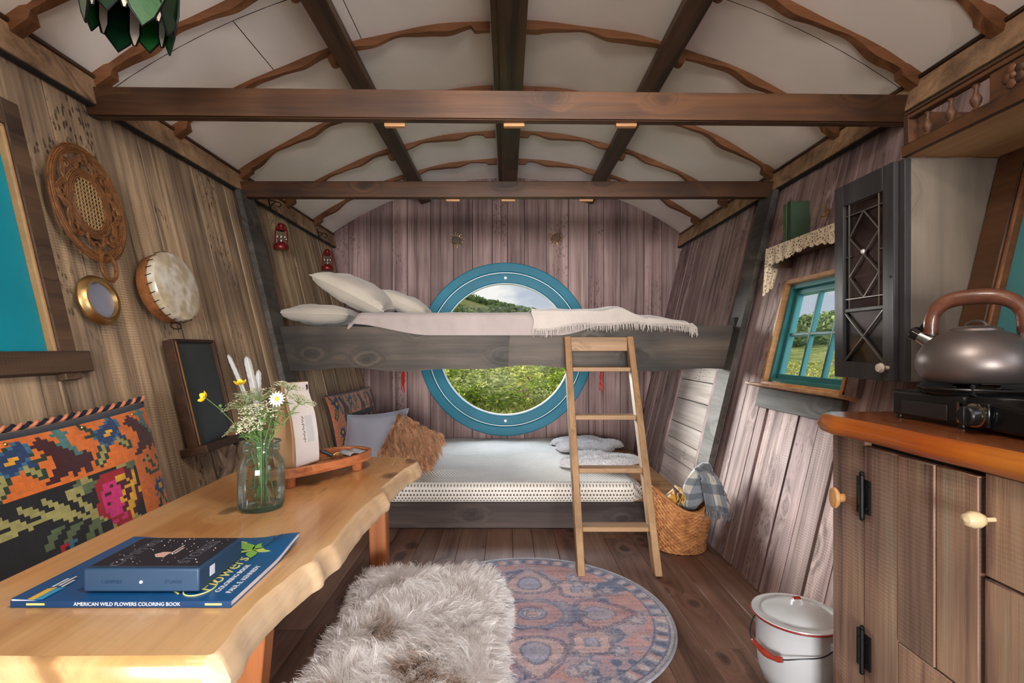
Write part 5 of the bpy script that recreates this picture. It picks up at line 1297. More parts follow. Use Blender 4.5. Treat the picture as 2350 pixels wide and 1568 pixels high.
L(yA,zU1-.035,yB_,zU1-.035); L(yA,zU0+.03,yB_,zU0+.03); zc_=(zU0+zU1)/2
L(yA,zc_,yA+.03,zc_); L(yB_,zc_,yB_-.03,zc_)
L(yM,zU1-.035,yB_-.022,zc_+.06); L(yM,zU1-.035,yA+.022,zc_+.06); L(yB_-.022,zc_+.06,yA+.022,zU0+.10); L(yA+.022,zc_+.06,yB_-.022,zU0+.10); L(yB_-.022,zU0+.10,yM,zU0+.03); L(yA+.022,zU0+.10,yM,zU0+.03)
dpart('lead_cames',mb,M_lead)
mb=MB(); mb.lathe([(.008,0),(.006,.005),(0,.007)],12,T(dX-.005,yM,zc_+.005)@R(-90,'Y')); dpart('glass_boss',mb,plain('clear_boss',S(220,216,210),.15))
mb=MB(); L2=lambda y1,z1,y2,z2: mb.bar((dX-.004,y1,z1),(dX-.004,y2,z2),.004,.006,(1,0,0))
L2(yA,zL0,yB_,1.116); L2(yB_,zL0,yA,1.116); dpart('lower_cross',mb,M_lead)
mb=MB(); mb.box((dX+.002,yM,(zU0+zU1)/2),(.002,yB_-yA,zU1-zU0)); dpart('upper_pane',mb,glass('smoky_pane',(.62,.58,.55,1),.6,.05))
mb=MB(); mb.box((dX+.002,yM,(zL0+1.116)/2),(.002,yB_-yA,1.116-zL0)); dpart('lower_pane',mb,glass('smoky_pane_lower',(.5,.5,.52,1),.8,.08))
mb=MB(); mb.lathe([(.006,0),(.006,.010),(.013,.016),(.015,.022),(.011,.030),(0,.032)],20,T(dX-.010,ya+.022,Z0+.038)@R(-90,'Y')); dpart('door_knob',mb,plain('ivory_porcelain',S(226,214,196),.25)); 
mb=MB(); mb.lathe([(.003,0),(.0035,.001),(0,.0015)],10,T(dX-.0102,ya+.012,1.205)@R(-90,'Y')); dpart('keyhole',mb,M_dark)
def pot(nm,label,cat,x,y,z,prof,mats,lid=None):
    r=thing(nm,label,cat,(x,y,z),'crockery in the hanging cabinet'); mb=MB(); mb.lathe(prof,24,T(x,y,z)); part('vessel',mb,mats,r)
    if lid: mb=MB(); mb.lathe(lid,24,T(x,y,z)); part('lid',mb,plain(nm+'_lid',S(140,110,80),.5),r)
pot('orange_jar','round glossy orange jar on the inner shelf behind the leaded glass','jar',1.185,1.545,1.2405,[(.018,0),(.026,.008),(.033,.03),(.030,.055),(.018,.068),(.016,.074),(0,.074)],plain('orange_glaze',S(232,104,36),.25),[(.017,.0745),(.018,.082),(.006,.088),(0,.092)])
pot('white_cup','small pale cup low in the leaded glass cabinet','cup',1.170,1.615,.9215,[(.016,0),(.020,.01),(.027,.05),(.025,.05),(.018,.012),(0,.010)],plain('pale_glaze',S(190,180,170),.3))
pot('spice_jar','brown spice jar standing beside the pale cup in the cabinet','jar',1.165,1.525,.9215,[(.020,0),(.022,.004),(.022,.075),(.016,.085),(0,.085)],plain('amber_glass',S(120,70,40),.2),[(.018,.0855),(.018,.10),(0,.10)])
# gallery shelf with spindles above the cabinet
gs=thing('gallery_shelf','dark shelf with little turned spindles above the hanging cabinet','shelf',(1.27,.95,1.535))
M_soff=wood('warm_soffit_pine',[S(150,104,66),S(190,146,100),S(206,166,120)],1,6,.5,.5,.0,None,.35,.3,0,0,.1,bump=.1)
ga,gb=.45,1.452
mb=MB(); mb.prism([(1.118,1.5345),(xw(1.535)-.022,1.5345),(xw(1.55)-.022,1.552),(1.118,1.552)],ga,gb,'y'); part('shelf_board',mb,M_soff,gs,.002)
mb=MB(); mb.box((1.112,(ga+gb)/2,1.549),(.014,gb-ga,.034)); part('front_fascia',mb,M_stainY,gs,.003)
mb=MB(); mb.box((1.124,(ga+gb)/2,1.642),(.022,gb-ga,.014)); mb.box((1.124,(ga+gb)/2,1.652),(.028,gb-ga,.008)); part('top_rail',mb,M_stainY,gs,.003)
mb=MB(); mb.prism([(1.112,1.567),(xw(1.567)-.024,1.567),(xw(1.66)-.024,1.656),(1.112,1.656)],gb-.016,gb+.002,'y'); part('end_panel',mb,M_stainY,gs,.002)
for y in (1.385,1.312,1.242):
    mb=MB(); mb.lathe([(.007,0),(.009,.004),(.005,.010),(.011,.022),(.012,.030),(.006,.042),(.004,.054),(.008,.062),(.006,.066)],16,T(1.124,y,1.567)); part('spindle',mb,M_stainY,gs)
mb=MB(); mb.box((1.124,.83,1.601),(.016,.74,.068)); cpn=part('carved_panel',mb,M_stainY,gs,.003)
for i in range(4):
    mb=MB()
    for k in range(5):
        t=k*1.257; mb.ball((1.1145,1.14-.17*i+.016*math.cos(t),1.602+.016*math.sin(t)),(.004,.012,.012),8,6)
    mb.ball((1.113,1.14-.17*i,1.602),(.005,.008,.008),8,6); part('carved_rosette',mb,M_stainY,cpn)
# ------------------------------------------------------------------ base cabinet and counter
M_knob=wood('turned_pine_knob',[S(150,100,56),S(198,146,92),S(214,170,116)],0,30,8,.4,.0,None,.3,0,0,0,.1)
kc=thing('kitchen_cabinet','weathered plank base cabinet below the counter, with iron hinges','cabinet',(.95,.9,0))
KX=.84; KY1=1.338; KZ=.783
mb=MB(); mb.prism([(KX+.004,0.001),(1.02,0.001),(xw(KZ)-.012,KZ),(KX+.004,KZ)],KY1-.02,KY1,'y'); part('end_panel',mb,M_barnK,kc,.002)
def kplank(ya,yb,za,zb,o=0.): mb.box((KX+.009-o,(ya+yb)/2,(za+zb)/2),(.018,yb-ya-.002,zb-za-.001))
mb=MB(); kplank(1.216,KY1-.001,.001,KZ); part('corner_stile',mb,M_barnK,kc,.002)
mb=MB(); kplank(1.108,1.213,.02,KZ-.01,.004); kplank(1.012,1.108,.375,KZ-.01,.0055); kplank(.920,1.012,.375,KZ-.01,.003); kplank(.920,1.108,.02,.373,.004); kdoor=part('door',mb,M_barnK,kc,.002)
mb=MB(); kplank(.30,.912,.60,KZ,.0); kdraw=part('drawer',mb,M_barnK,kc,.002)
mb=MB()
for a,b in ((.76,.912),(.62,.76),(.46,.62),(.30,.46)): kplank(a,b,.001,.597,.001)
part('lower_panel',mb,M_barnK,kc,.002)
mb=MB(); mb.box((KX+.025,.83,KZ/2),(.012,1.0,KZ-.01)); part('carcass',mb,M_dark,kc)
for z in (.655,.295):
    mb=MB(); mb.box((KX-.006,1.223,z),(.004,.022,.085)); mb.box((KX-.006,1.199,z),(.004,.020,.078)); mb.tube([(KX-.010,1.2125,z-.048),(KX-.010,1.2125,z+.048)],.0055,8); mb.ball((KX-.010,1.2125,z+.052),.006,8,6); mb.ball((KX-.010,1.2125,z-.052),.006,8,6)
    for dz in (-.026,.026): mb.ball((KX-.009,1.224,z+dz),.003,6,4); mb.ball((KX-.009,1.198,z+dz),.003,6,4)
    part('hinge',mb,M_iron,kdoor)
mb=MB(); mb.lathe([(.007,0),(.007,.012),(.014,.016),(.0175,.022),(.0165,.028),(0,.030)],24,T(KX,1.292,.628)@R(-90,'Y')@Matrix.Diagonal((1.5,.95,1,1))); part('latch_knob',mb,M_knob,kc,label='oval pale pine knob')
mb=MB(); mb.lathe([(.004,0),(.004,.016),(.010,.020),(.0145,.030),(.0145,.040),(.010,.050),(0,.054)],24,T(KX,.893,.705)@R(-90,'Y')); part('drawer_knob',mb,plain('ivory_knob',S(228,206,164),.2,Coat_Weight=.6),kdraw,label='egg shaped ivory knob')
# live edge counter
M_count=wood('counter_cherry',[S(96,48,24),S(150,84,44),S(178,110,62)],1,5,.5,.22,.0,None,.35,.3,0,0,.15,bump=.05,coat=.6,spec=.5)
M_cedge=wood('counter_live_edge',[S(96,50,18),S(186,108,34),S(206,132,50)],1,9,.7,.3,.0,None,.4,.95,0,0,.4,patch=S(210,150,100),bump=.2,coat=.5)
ct=thing('counter_top','glossy live edge counter slab with an orange bark edge and rounded far end','counter',(1.0,.9,.784))
def cedge(y): return .812+.006*math.sin(y*7+1)+.004*math.sin(y*17)
op=[(cedge(y),y) for y in np.linspace(.25,1.30,60)]
for t in np.linspace(0,PI/2,14)[1:]: op.append((.880-.070*math.cos(t),1.30+.115*math.sin(t)))
op+=[(1.0,1.417),(1.10,1.419)]
wx=xw(.81)-.012; op+=[(wx,1.419),(wx,.25)]
n=len(op); rings=[(.020,.0),(.012,-.003),(.004,-.010),(-.006,-.026),(-.001,-.040),(.010,-.045)]
def inn(p,d):
    i=op.index(p)
    if p[0]>1.05: return p if p[1]>.3 else p
    a=op[i-1] if i>0 else p; b=op[(i+1)%n]; tx,ty=b[0]-a[0],b[1]-a[1]; l=math.hypot(tx,ty) or 1; return (p[0]+ty/l*d,p[1]-tx/l*d)
vs=[(*inn(p,d+(.003*mnoise.noise(V((p[1]*25,z*60,0))) if z<-.005 else 0)),.83+z) for d,z in rings for p in op]; fs=[(k*n+i,k*n+(i+1)%n,(k+1)*n+(i+1)%n,(k+1)*n+i) for k in range(5) for i in range(n)]
fs=[f[::-1] for f in fs]
mb=MB(); mb.add(vs,fs,1,True); mb.add(vs[:n],[tuple(range(n))],0); mb.add(vs[-n:],[tuple(range(n-1,-1,-1))],1)
for i,f in enumerate(mb.f):
    if len(f)==4 and f[0]//n<1: mb.m[i]=0
part('slab',mb,[M_count,M_cedge],ct,sharp=60)
# ------------------------------------------------------------------ camping stove
M_blk=plain('black_enamel',S(30,29,30),.3,.2,0,30,.1); M_gls=plain('gloss_black',S(16,16,17),.12,0,0,30,.05); M_chr=plain('chrome_trim',S(190,176,150),.15,1.)
st=thing('camp_stove','black portable gas stove with a big control knob, on the counter','stove',(1.07,1.12,.8305))
fz=.838; tz=.900; fx=.955; by=1.18
mb=MB(); mb.box((fx+by*0+.12,1.185,(fz+tz)/2),(.24,.205,tz-fz)); part('burner_body',mb,M_blk,st,.008,3)
mb=MB(); mb.prism([(fx-.010,fz),(fx+.24,fz),(fx+.24,tz+.004),(fx+.012,tz+.004),(fx-.008,tz-.014)],.935,1.081,'y'); part('gas_compartment',mb,M_gls,st,.007,3)
mb=MB(); mb.box((fx-.001,1.188,fz+.022),(.004,.13,.034)); part('front_panel',mb,plain('stove_front',S(48,46,46),.45,.3),st,.003,2)
mb=MB(); mb.box((fx-.013,1.040,(fz+tz)/2-.002),(.008,.060,.048)); kpl=part('knob_plate',mb,M_gls,st,.003,2)
mb=MB(); mb.lathe([(.024,0),(.024,.004),(.021,.005)],32,T(fx-.017,1.036,(fz+tz)/2-.003)@R(-90,'Y')); part('knob_ring',mb,M_chr,kpl)
mb=MB(); mb.lathe([(.0205,0),(.020,.018),(.017,.022),(0,.022)],32,T(fx-.020,1.036,(fz+tz)/2-.003)@R(-90,'Y')); mb.box((fx-.044,1.036,(fz+tz)/2-.003),(.006,.010,.036)); part('control_knob',mb,M_blk,kpl,.001)
mb=MB(); mb.bar((fx-.014,1.078,fz+.008),(fx-.014,1.078,tz-.012),.006,.006); part('chrome_edge',mb,M_chr,st)
for x in (fx+.012,fx+.225):
    for y in (1.275,1.10,.95):
        mb=MB(); mb.lathe([(.007,0),(.008,.003),(.007,.010)],12,T(x,y,.8305)); part('foot',mb,M_blk,st)
bc=(1.045,1.155)
mb=MB(); mb.lathe([(.098,.0),(.102,.004),(.098,.008),(.075,.004),(0,.003)],40,T(bc[0],bc[1],tz-.001)); part('drip_pan',mb,M_gls,st)
mb=MB(); mb.lathe([(.034,0),(.036,.010),(.030,.014),(0,.015)],28,T(bc[0],bc[1],tz+.002)); part('burner',mb,plain('burner_grey',S(110,100,84),.4,.8),st)
mb=MB()
for k in range(4):
    t=PI/4+k*PI/2; d=V((math.cos(t),math.sin(t),0)); c=V((bc[0],bc[1],0)); mb.bar(c+d*.04+V((0,0,tz+.018)),c+d*.102+V((0,0,tz+.018)),.005,.012)
    mb.bar(c+d*.10+V((0,0,tz+.001)),c+d*.10+V((0,0,tz+.022)),.006,.006,(1,0,0))
mb.tube([(bc[0]+.100*math.cos(2*PI*k/40),bc[1]+.100*math.sin(2*PI*k/40),tz+.012) for k in range(40)],.003,6,closed=True)
part('pan_support',mb,M_blk,st)
# ------------------------------------------------------------------ kettle
M_ket=plain('bronze_kettle_steel',S(126,116,112),.40,.8,0,20,.1); M_kh=wood('kettle_handle_wood',[S(65,36,24),S(99,58,41),S(116,74,54)],1,14,2,.35,.0,None,.3,0,0,0,.1,coat=.4)
KC=V((1.045,1.155,tz+.0255))
kt=thing('kettle','brushed bronze whistling kettle with a brown arched handle, on the stove','kettle',KC)
TK=T(*KC)
mb=MB(); mb.lathe([(0,0),(.086,0),(.094,.004),(.1065,.026),(.1085,.042),(.104,.062),(.090,.086),(.068,.104),(.048,.113),(.044,.114)],64,TK); part('body',mb,M_ket,kt)
mb=MB(); mb.lathe([(.046,.113),(.045,.118),(.030,.124),(.010,.126),(0,.126)],40,TK); mb.tube([KC+V((.03*math.cos(t)*.0,.026*math.cos(t),.124+.012*math.sin(t))) for t in np.linspace(0,PI,12)],.003,6); part('lid',mb,M_ket,kt)
ud=V((-.62,.78,0)).normalized()   # spout points away over the stove edge
mb=MB(); P0=KC+ud*.072+V((0,0,.085)); P1=KC+ud*.102+V((0,0,.105)); mb.tube([P0,P0.lerp(P1,.6),P1],[.020,.016,.0135],16); part('spout',mb,plain('steel_spout',S(190,184,178),.2,1.),kt)
mb=MB(); mb.tube([P1,P1+(P1-P0).normalized()*.014,P1+(P1-P0).normalized()*.020],[.0155,.0165,.010],16); mb.tube([P1+V((0,0,.012)),P1-ud*.012+V((0,0,.03))],.004,6); part('whistle_cap',mb,M_gls,kt)
mb=MB(); N=26
hp=[]
for k in range(N+1):
    t=PI*k/N; hp.append(KC+ud*(.080*math.copysign(abs(math.cos(t))**.75,math.cos(t)))+V((0,0,.108+.082*abs(math.sin(t))**.62)))
mb.tube(hp,[.0125+.005*math.sin(PI*k/N) if 2<k<N-2 else .015 for k in range(N+1)],12); part('handle',mb,M_kh,kt)
for s in (-1,1):
    mb=MB(); p=KC+ud*s*.078+V((0,0,.096)); mb.tube([p,p+V((0,0,.018))],[.010,.012],12); part('handle_mount',mb,M_ket,kt)
# ------------------------------------------------------------------ enamel bucket
M_en=plain('white_enamel',S(196,200,203),.22,0,0,20,.04,Coat_Weight=.5); M_rr=plain('red_enamel_rim',S(132,34,30),.3)
BX,BY=.866,1.55
bk2=thing('enamel_bucket','white enamel lidded pail with a red rim on the floor beside the cabinet','bucket',(BX,BY,0)); TB=T(BX,BY,0)
mb=MB(); mb.lathe([(0,.003),(.080,.002),(.094,.012),(.106,.05),(.110,.11),(.110,.195),(.113,.203)],56,TB); part('pail_body',mb,M_en,bk2)
mb=MB(); mb.tube([(BX+.122*math.cos(2*PI*k/72),BY+.122*math.sin(2*PI*k/72),.2065) for k in range(72)],.0032,8,closed=True); part('red_rim',mb,M_rr,bk2)
ld2=link('lid',None,bk2); 
def sub(nm,mb,mats,par,bev=0):
    o=link(nm,mb.mesh(nm,mats,root_loc(par),40),par)
    if bev: bevel(o,bev,2)
    return o
mb=MB(); mb.lathe([(.123,.208),(.122,.212),(.106,.214),(.100,.2095),(.094,.211),(.088,.217),(.060,.229),(.025,.235),(0,.236)],64,TB); sub('lid_plate',mb,M_en,ld2)
mb=MB(); mb.tube([(BX-.016,BY,.234),(BX-.014,BY,.246),(BX-.006,BY,.252),(BX+.006,BY,.252),(BX+.014,BY,.246),(BX+.016,BY,.234)],[.004,.0045,.005,.005,.0045,.004],8); sub('lid_handle',mb,M_en,ld2)
mb=MB(); mb.tube([(BX-.010,BY,.2535),(BX+.010,BY,.2535)],.0056,8); sub('handle_top',mb,M_rr,ld2)
ax_=V((.42,-.91,0)).normalized(); e1=V((BX,BY,.165))-ax_*.113; e2=V((BX,BY,.165))+ax_*.113; fd=V((-.91,-.42,0)).normalized()
for e in (e1,e2):
    mb=MB(); mb.box((0,0,0),(.022,.012,.026),frame(e,(-ax_.y,ax_.x,0),ax_,(0,0,1))); part('bail_lug',mb,M_en,bk2,.003)
mb=MB(); bl=[]
for k in range(31):
    t=PI*k/30; bl.append(V((BX,BY,.165))-ax_*.119*math.cos(t)+fd*.135*math.sin(t)+V((0,0,-.040*math.sin(t)))+V((0,0,.004*math.sin(t*6))))
mb.tube(bl,.0018,6); part('bail_wire',mb,plain('dark_wire',S(56,56,60),.4,.9),bk2)
mb=MB(); seg=bl[11:20]; mb.tube(seg,[.0075,.009,.0075,.0095,.0105,.0095,.0075,.009,.0075],12); part('grip',mb,plain('red_varnished_grip',S(150,52,36),.25,0,0,60,.2,Coat_Weight=.6),bk2)
# ------------------------------------------------------------------ wicker basket with plaid blanket
QX,QY=.868,2.60
bs=thing('wicker_basket','woven brown wicker basket with a sloping rim, on the floor right of the ladder','basket',(QX,QY,0))
def wick(u,v):
    t=2*PI*u; hmax=.262+.085*abs(math.sin(t+.9))**2*0+.05*math.cos(2*(t-.2))*1.0; z=.004+v*(hmax-.004); f=.82+.18*smooth(v*1.3)
    k=int(v*34); w=.0038*math.sin(t*34+PI*(k%2))*1.0; rx,ry=.150*f+w,.125*f+w; return (QX+rx*math.cos(t),QY+ry*math.sin(t),z)
mb=MB(); 
def wick2(u,v):
    rows=24; r=v*rows; k=math.floor(min(r,rows-.001)); fr=r-k; t=2*PI*u; hmax=.262+.05*math.cos(2*(t-.2)); z=.004+v*(hmax-.004); f=.82+.18*smooth(v*1.3)
    amp=.0055*math.sin(t*26+PI*(k%2))*math.sin(PI*min(1,max(0,fr))); rx,ry=.150*f+amp,.125*f+amp; return (QX+rx*math.cos(t),QY+ry*math.sin(t),z)
mb.grid(wick2,256,137,cu=True); mb.grid(lambda u,v:(QX+(.150*.82)*math.cos(2*PI*u)*v,QY+(.125*.82)*math.sin(2*PI*u)*v,.006),48,3,cu=True)
M_bsk=wood('wicker_reed',[S(116,71,38),S(171,115,68),S(198,144,94)],0,30,30,.55,.0,None,.12,0,0,0,.0,bump=.1)
o=part('woven_side',mb,M_bsk,bs,sharp=80); sd=o.modifiers.new('Solid','SOLIDIFY'); sd.thickness=.004; sd.offset=-1
mb=MB()
for dr in (-.004,.004):
    mb.tube([(QX+(.150+dr)*math.cos(t),QY+(.125+dr)*math.sin(t),.264+.05*math.cos(2*(t-.2))) for t in [2*PI*k/96 for k in range(96)]],.0055,7,closed=True)
part('braided_rim',mb,M_bsk,bs)
def plaid():
    m=NT('grey_plaid_wool'); a=m.n('ShaderNodeAttribute',attribute_name='Col').outputs[0]; m.P(Base_Color=a,Roughness=.95,Sheen_Weight=.4,Specular_IOR_Level=.15); m.bump(m.noise(m.obj(),420.,2),.4,.003); return m.mat
def cloth(nm,fn,nu,nv,colf,root,mat,th=.004):
    mb=MB(); mb.grid(fn,nu,nv); mb.c=[]
    for j in range(nv-1):
        for i in range(nu-1): mb.c.append(colf(i/(nu-2),j/(nv-2)))
    o=part(nm,mb,mat,root); sd=o.modifiers.new('Solid','SOLIDIFY'); sd.thickness=th; return o
M_pl=plaid()
pb=thing('plaid_blanket','grey and cream checked blanket bundled in the wicker basket, fringe hanging over its rim','blanket',(QX+.06,QY-.05,.25))
gc,cc_,dc=S(122,127,134),S(188,182,172),S(92,98,106)
def pcol(u,v): 
    a=(u*1.6)%1<.45; b=(v*3.6)%1<.5; return dc if a and b else (gc if a or b else cc_)
# bundle rising out of the basket
def bun(u,v):
    t=2*PI*u; q=math.sin(PI*min(.999,.10+.86*v)); c=V((QX+.045+.070*v,QY-.02-.02*v,.20+.235*v)); r=.085*q**.7*(1+.12*math.sin(3*t+6*v)+.07*math.sin(7*t-4*v)); return (c.x+r*math.cos(t)*.85,c.y+r*math.sin(t)*.8,c.z+.02*math.cos(t)*(1-v))
mb=MB(); nu,nv=60,40; mb.grid(bun,nu,nv,cu=True); mb.c=[pcol(i/nu,j/nv) for j in range(nv-1) for i in range(nu)]; mb.add([V(bun(i/nu,1)) for i in range(nu)],[tuple(range(nu))]); mb.c.append(gc); part('folded_bundle',mb,M_pl,pb)
def fall(u,v):
    x=lerp(-.055,.055,u); s=.02*math.sin(u*9+v*2)+.008*math.sin(u*21)
    if v<.4: t=v/.4; return (QX+.085+x*.75+.02*t,QY-.085-.055*t+s*.5,.41-.04*t*t+.012*math.sin(u*6))
    t=(v-.4)/.6; return (QX+.105+x*.85+.02*t,QY-.140-.02*t+s,.37-.135*t+.006*math.sin(u*5))
cloth('hanging_end',fall,44,40,lambda u,v: pcol(u*.75,v*.62),pb,M_pl)
mb=MB(); rnd=random.Random(6)
for k in range(26):
    u=k/25; p=V(fall(u,1.)); l=rnd.uniform(.032,.05); mb.tube([p,p+V((rnd.uniform(-.006,.006),-.004,-l*.5)),p+V((rnd.uniform(-.010,.010),-.002,-l))],[.003,.0034,.0014],5)
part('fringe',mb,plain('grey_fringe',S(120,122,128),.95,0,.3,300,.3),pb); mb=MB()
for k in range(16):
    p=V((QX+.150+rnd.uniform(-.012,.02),QY-.10+rnd.uniform(-.03,.03),.30+rnd.uniform(-.02,.05))); mb.tube([p,p+V((.012,-.01,-.012)),p+V((.022+rnd.uniform(-.01,.01),-.012,-.04))],[.003,.003,.0012],5)
part('dark_fringe',mb,plain('dark_grey_fringe',S(84,86,92),.95,0,.3,300,.3),pb)
mt_=thing('mustard_blanket','mustard and brown fringed blanket showing at the left inside the wicker basket','blanket',(QX-.05,QY-.02,.22))
def must(u,v):
    a=2*PI*u; q=math.sin(PI*min(.995,.08+.9*v)); return (QX-.035+.068*q*math.cos(a)*(1+.1*math.sin(5*a)),QY-.01+.06*q*math.sin(a)*(1+.12*math.sin(4*a+2)),.20+.10*v+.02*math.cos(a))
mb=MB(); nu,nv=48,24; mb.grid(must,nu,nv,cu=True); yc,wc,bc_=S(196,140,40),S(206,190,160),S(84,58,44); mb.c=[(yc if (i//5)%3==0 else (bc_ if (i//5)%3==1 else wc)) for j in range(nv-1) for i in range(nu)]
part('folded_cloth',mb,M_pl,mt_)
mb=MB()
for k in range(34):
    u=rnd.uniform(.45,.95); v=rnd.uniform(.4,.9); p=V(must(u,v)); mb.tube([p,p+V((-.006,-.012,.004)),p+V((rnd.uniform(-.02,.01),-.02,-.02))],[.0028,.003,.001],5)
part('fringe',mb,plain('mustard_fringe',S(200,156,70),.95,0,.3,300,.4),mt_)
# ------------------------------------------------------------------ stained glass pendant
M_gg=plain('green_stained_glass',S(26,80,34),.2,0,.2,40,.25); M_gd=plain('deep_green_glass',S(16,46,26),.2,0,.2,40,.25); M_cg=plain('cream_stained_glass',S(216,202,182),.3,0,.1,40,.1); M_cm=plain('dark_solder',S(20,18,18),.4,.5)
PX_,PY_=-.945,1.30; zb_=1.775
pl=thing('pendant_lamp','green and cream leaf panelled stained glass pendant hanging from the roof, top left','lamp',(PX_,PY_,zb_))
def leafpane(ang,rad,zlow,zhigh,w,mat,nm):
    d=V((math.cos(ang),math.sin(ang),0)); s=V((-d.y,d.x,0)); H=zhigh-zlow; ol=[(0,0),(w*.55,H*.16),(w,H*.42),(w*.9,H*.75),(w*.5,H),(-w*.5,H),(-w*.9,H*.75),(-w,H*.42),(-w*.55,H*.16)]
    c=V((PX_,PY_,zlow)); P_=lambda x,z,o: c+d*(rad*(1-.10*(1-z/H))+o)+s*x+V((0,0,z))
    mb=MB(); n=len(ol); vs=[P_(x,z,-.0015) for x,z in ol]+[P_(x,z,.0015) for x,z in ol]; mb.add(vs,[tuple(range(n-1,-1,-1)),tuple(range(n,2*n))]+[(i,(i+1)%n,n+(i+1)%n,n+i) for i in range(n)]); part(nm,mb,mat,pl)
    return [P_(x,z,0) for x,z in ol]
came=MB()
for k in range(8):
    a=k*PI/4+.12; came.tube(leafpane(a,.098,zb_+(.0 if k%2 else .016),zb_+.20,.046,M_gg if k%3 else M_gd,'leaf_panel'),.0028,5,closed=True)
    a2=a+PI/8; d=V((math.cos(a2),math.sin(a2),0)); s=V((-d.y,d.x,0)); c=V((PX_,PY_,zb_+.03))+d*.090; z2=V((0,0,.17))
    mb=MB(); ol=[c-s*.003,c+s*.003,c+s*.012+V((0,0,.03)),c+s*.012+z2,c-s*.012+z2,c-s*.012+V((0,0,.03))]; n=6; mb.add([p-d*.0015 for p in ol]+[p+d*.0015 for p in ol],[tuple(range(n-1,-1,-1)),tuple(range(n,2*n))]+[(i,(i+1)%n,n+(i+1)%n,n+i) for i in range(n)]); part('cream_panel',mb,M_cg,pl); came.tube(ol,.0026,5,closed=True)
part('solder_lines',came,M_cm,pl)
mb=MB(); mb.lathe([(.105,.0),(.100,.006),(.03,.085),(.012,.10),(0,.10)],8,T(PX_,PY_,zb_+.19)); part('crown',mb,M_gd,pl)
zce=zc(PX_)-.002; mb=MB(); mb.tube([(PX_,PY_,zb_+.285),(PX_,PY_,zce)],.004,6); mb.lathe([(.03,0),(.03,.012),(0,.014)],16,T(PX_,PY_,zce-.016)); part('hanging_chain',mb,M_iron,pl)
# ------------------------------------------------------------------ the meadow outside
GZ=-1.0
def ridge(az):  # height of the skyline hill by azimuth (radians from +Y, positive to the right)
    return 13.5*math.exp(-((az+.16)/.20)**2)+6.0+5.0*math.exp(-((az-.75)/.5)**2)+1.2*math.sin(az*9)+.6*math.sin(az*23)
def gh(x,y):
    r=math.hypot(x,y); az=math.atan2(x,y); n=mnoise.noise(V((x*.12,y*.12,3)))*.30*smooth((r-6)/10)
    h=GZ+n+.02*max(0,r-8)*0
    h+=smooth((r-48)/110)*(ridge(az)-.2)+.8*mnoise.noise(V((x*.03,y*.03,1)))*smooth((r-50)/40)
    return h
def groundmat():
    m=NT('meadow_ground'); o=m.obj(); n1=m.noise(o,.35,6,.65); n2=m.noise(o,4.,4,.6)
    c=m.ramp(n1,[(.30,S(104,120,58)),(.48,S(156,164,88)),(.62,S(196,190,116)),(.75,S(186,166,140))]); c=m.mix(.7,c,m.ramp(n2,[(.3,.5),(.65,1.2)]),'MULTIPLY'); m.P(Base_Color=c,Roughness=.95,Specular_IOR_Level=.1); m.bump(n2,1.,.3); return m.mat
mb=MB(); NR,NA=70,150
def gfn(u,v):
    r=5.5*(330/5.5)**v; a=lerp(-1.9,1.9,u)+0; x,y=r*math.sin(a),r*math.cos(a); return (x,y,gh(x,y))
mb.grid(gfn,NA,NR); o=link('ground',mb.mesh('ground',groundmat())); tag(o,kind='structure')
# woods on the hill: rough canopy crowns, one uncountable mass
rng=np.random.default_rng(21)
def blades(cent,size,up,colA,colB,rng,jit=.25,flat=.4):
    N=len(cent); d=rng.normal(size=(N,3)); d[:,2]=d[:,2]*flat+up; d/=np.linalg.norm(d,axis=1,keepdims=True); r=rng.normal(size=(N,3)); s=np.cross(d,r); s/=np.linalg.norm(s,axis=1,keepdims=True)+1e-9
    L=size*rng.uniform(.6,1.3,(N,1)); w=L*.42
    v=np.stack([cent-d*L*.5,cent+s*w*.5,cent+d*L*.5,cent-s*w*.5],1).reshape(-1,3); q=np.arange(N*4).reshape(N,4); t=rng.random((N,1)); c=(np.array(colA)*(1-t)+np.array(colB)*t)*rng.uniform(1-jit,1+jit,(N,1)); return v,q,np.repeat(np.clip(c,0,1),4,0)
def hillwood():
    C=[]
    for k in range(3200):
        a=rng.uniform(-.42,.95); r=rng.uniform(88,165); x,y=r*math.sin(a),r*math.cos(a); h=gh(x,y)
        if mnoise.noise(V((x*.03,y*.03,8)))<-.25: continue
        R_=rng.uniform(.9,1.8); n=14; p=rng.normal(size=(n,3)); p/=np.linalg.norm(p,axis=1,keepdims=True); p[:,2]=np.abs(p[:,2]); C.append(np.array([x,y,h])+p*R_*np.array([1,1,1.1]))
    C=np.vstack(C); v,q,c=blades(C,1.5,.5,S(92,116,76)[:3],S(150,164,110)[:3],rng)
    tag(link('hill_woods',np_mesh('hill_woods',v,q,fleece_mat('far_leaves'),c)),'distant green woods along the hill skyline','woods',kind='stuff')
hillwood()
def meadow():
    C=[]
    for k in range(42000):
        if k%10<7: y=13+rng.random()**1.3*55; x=rng.uniform(-.24,.24)*y
        else: y=9+rng.random()*45; x=y*rng.uniform(.45,.95)
        C.append((x,y,gh(x,y)+.10))
    C=np.array(C); v,q,c=blades(C,.34,1.6,S(140,152,70)[:3],S(212,206,126)[:3],rng,.3,.5)
    pk=(np.sin(C[:,0]*.9+1.2)*np.sin(C[:,1]*.35+.4)>.55)&(rng.random(len(C))<.45); cc=c.reshape(-1,4,3); cc[pk]=np.array(S(168,128,140)[:3])*rng.uniform(.8,1.15,(pk.sum(),1,1)); 
    tag(link('meadow_grass',np_mesh('meadow_grass',v,q,fleece_mat('grass_blades'),cc.reshape(-1,3))),'yellow green meadow grass with pinkish flower heads beyond the windows','grass',kind='stuff')
meadow()
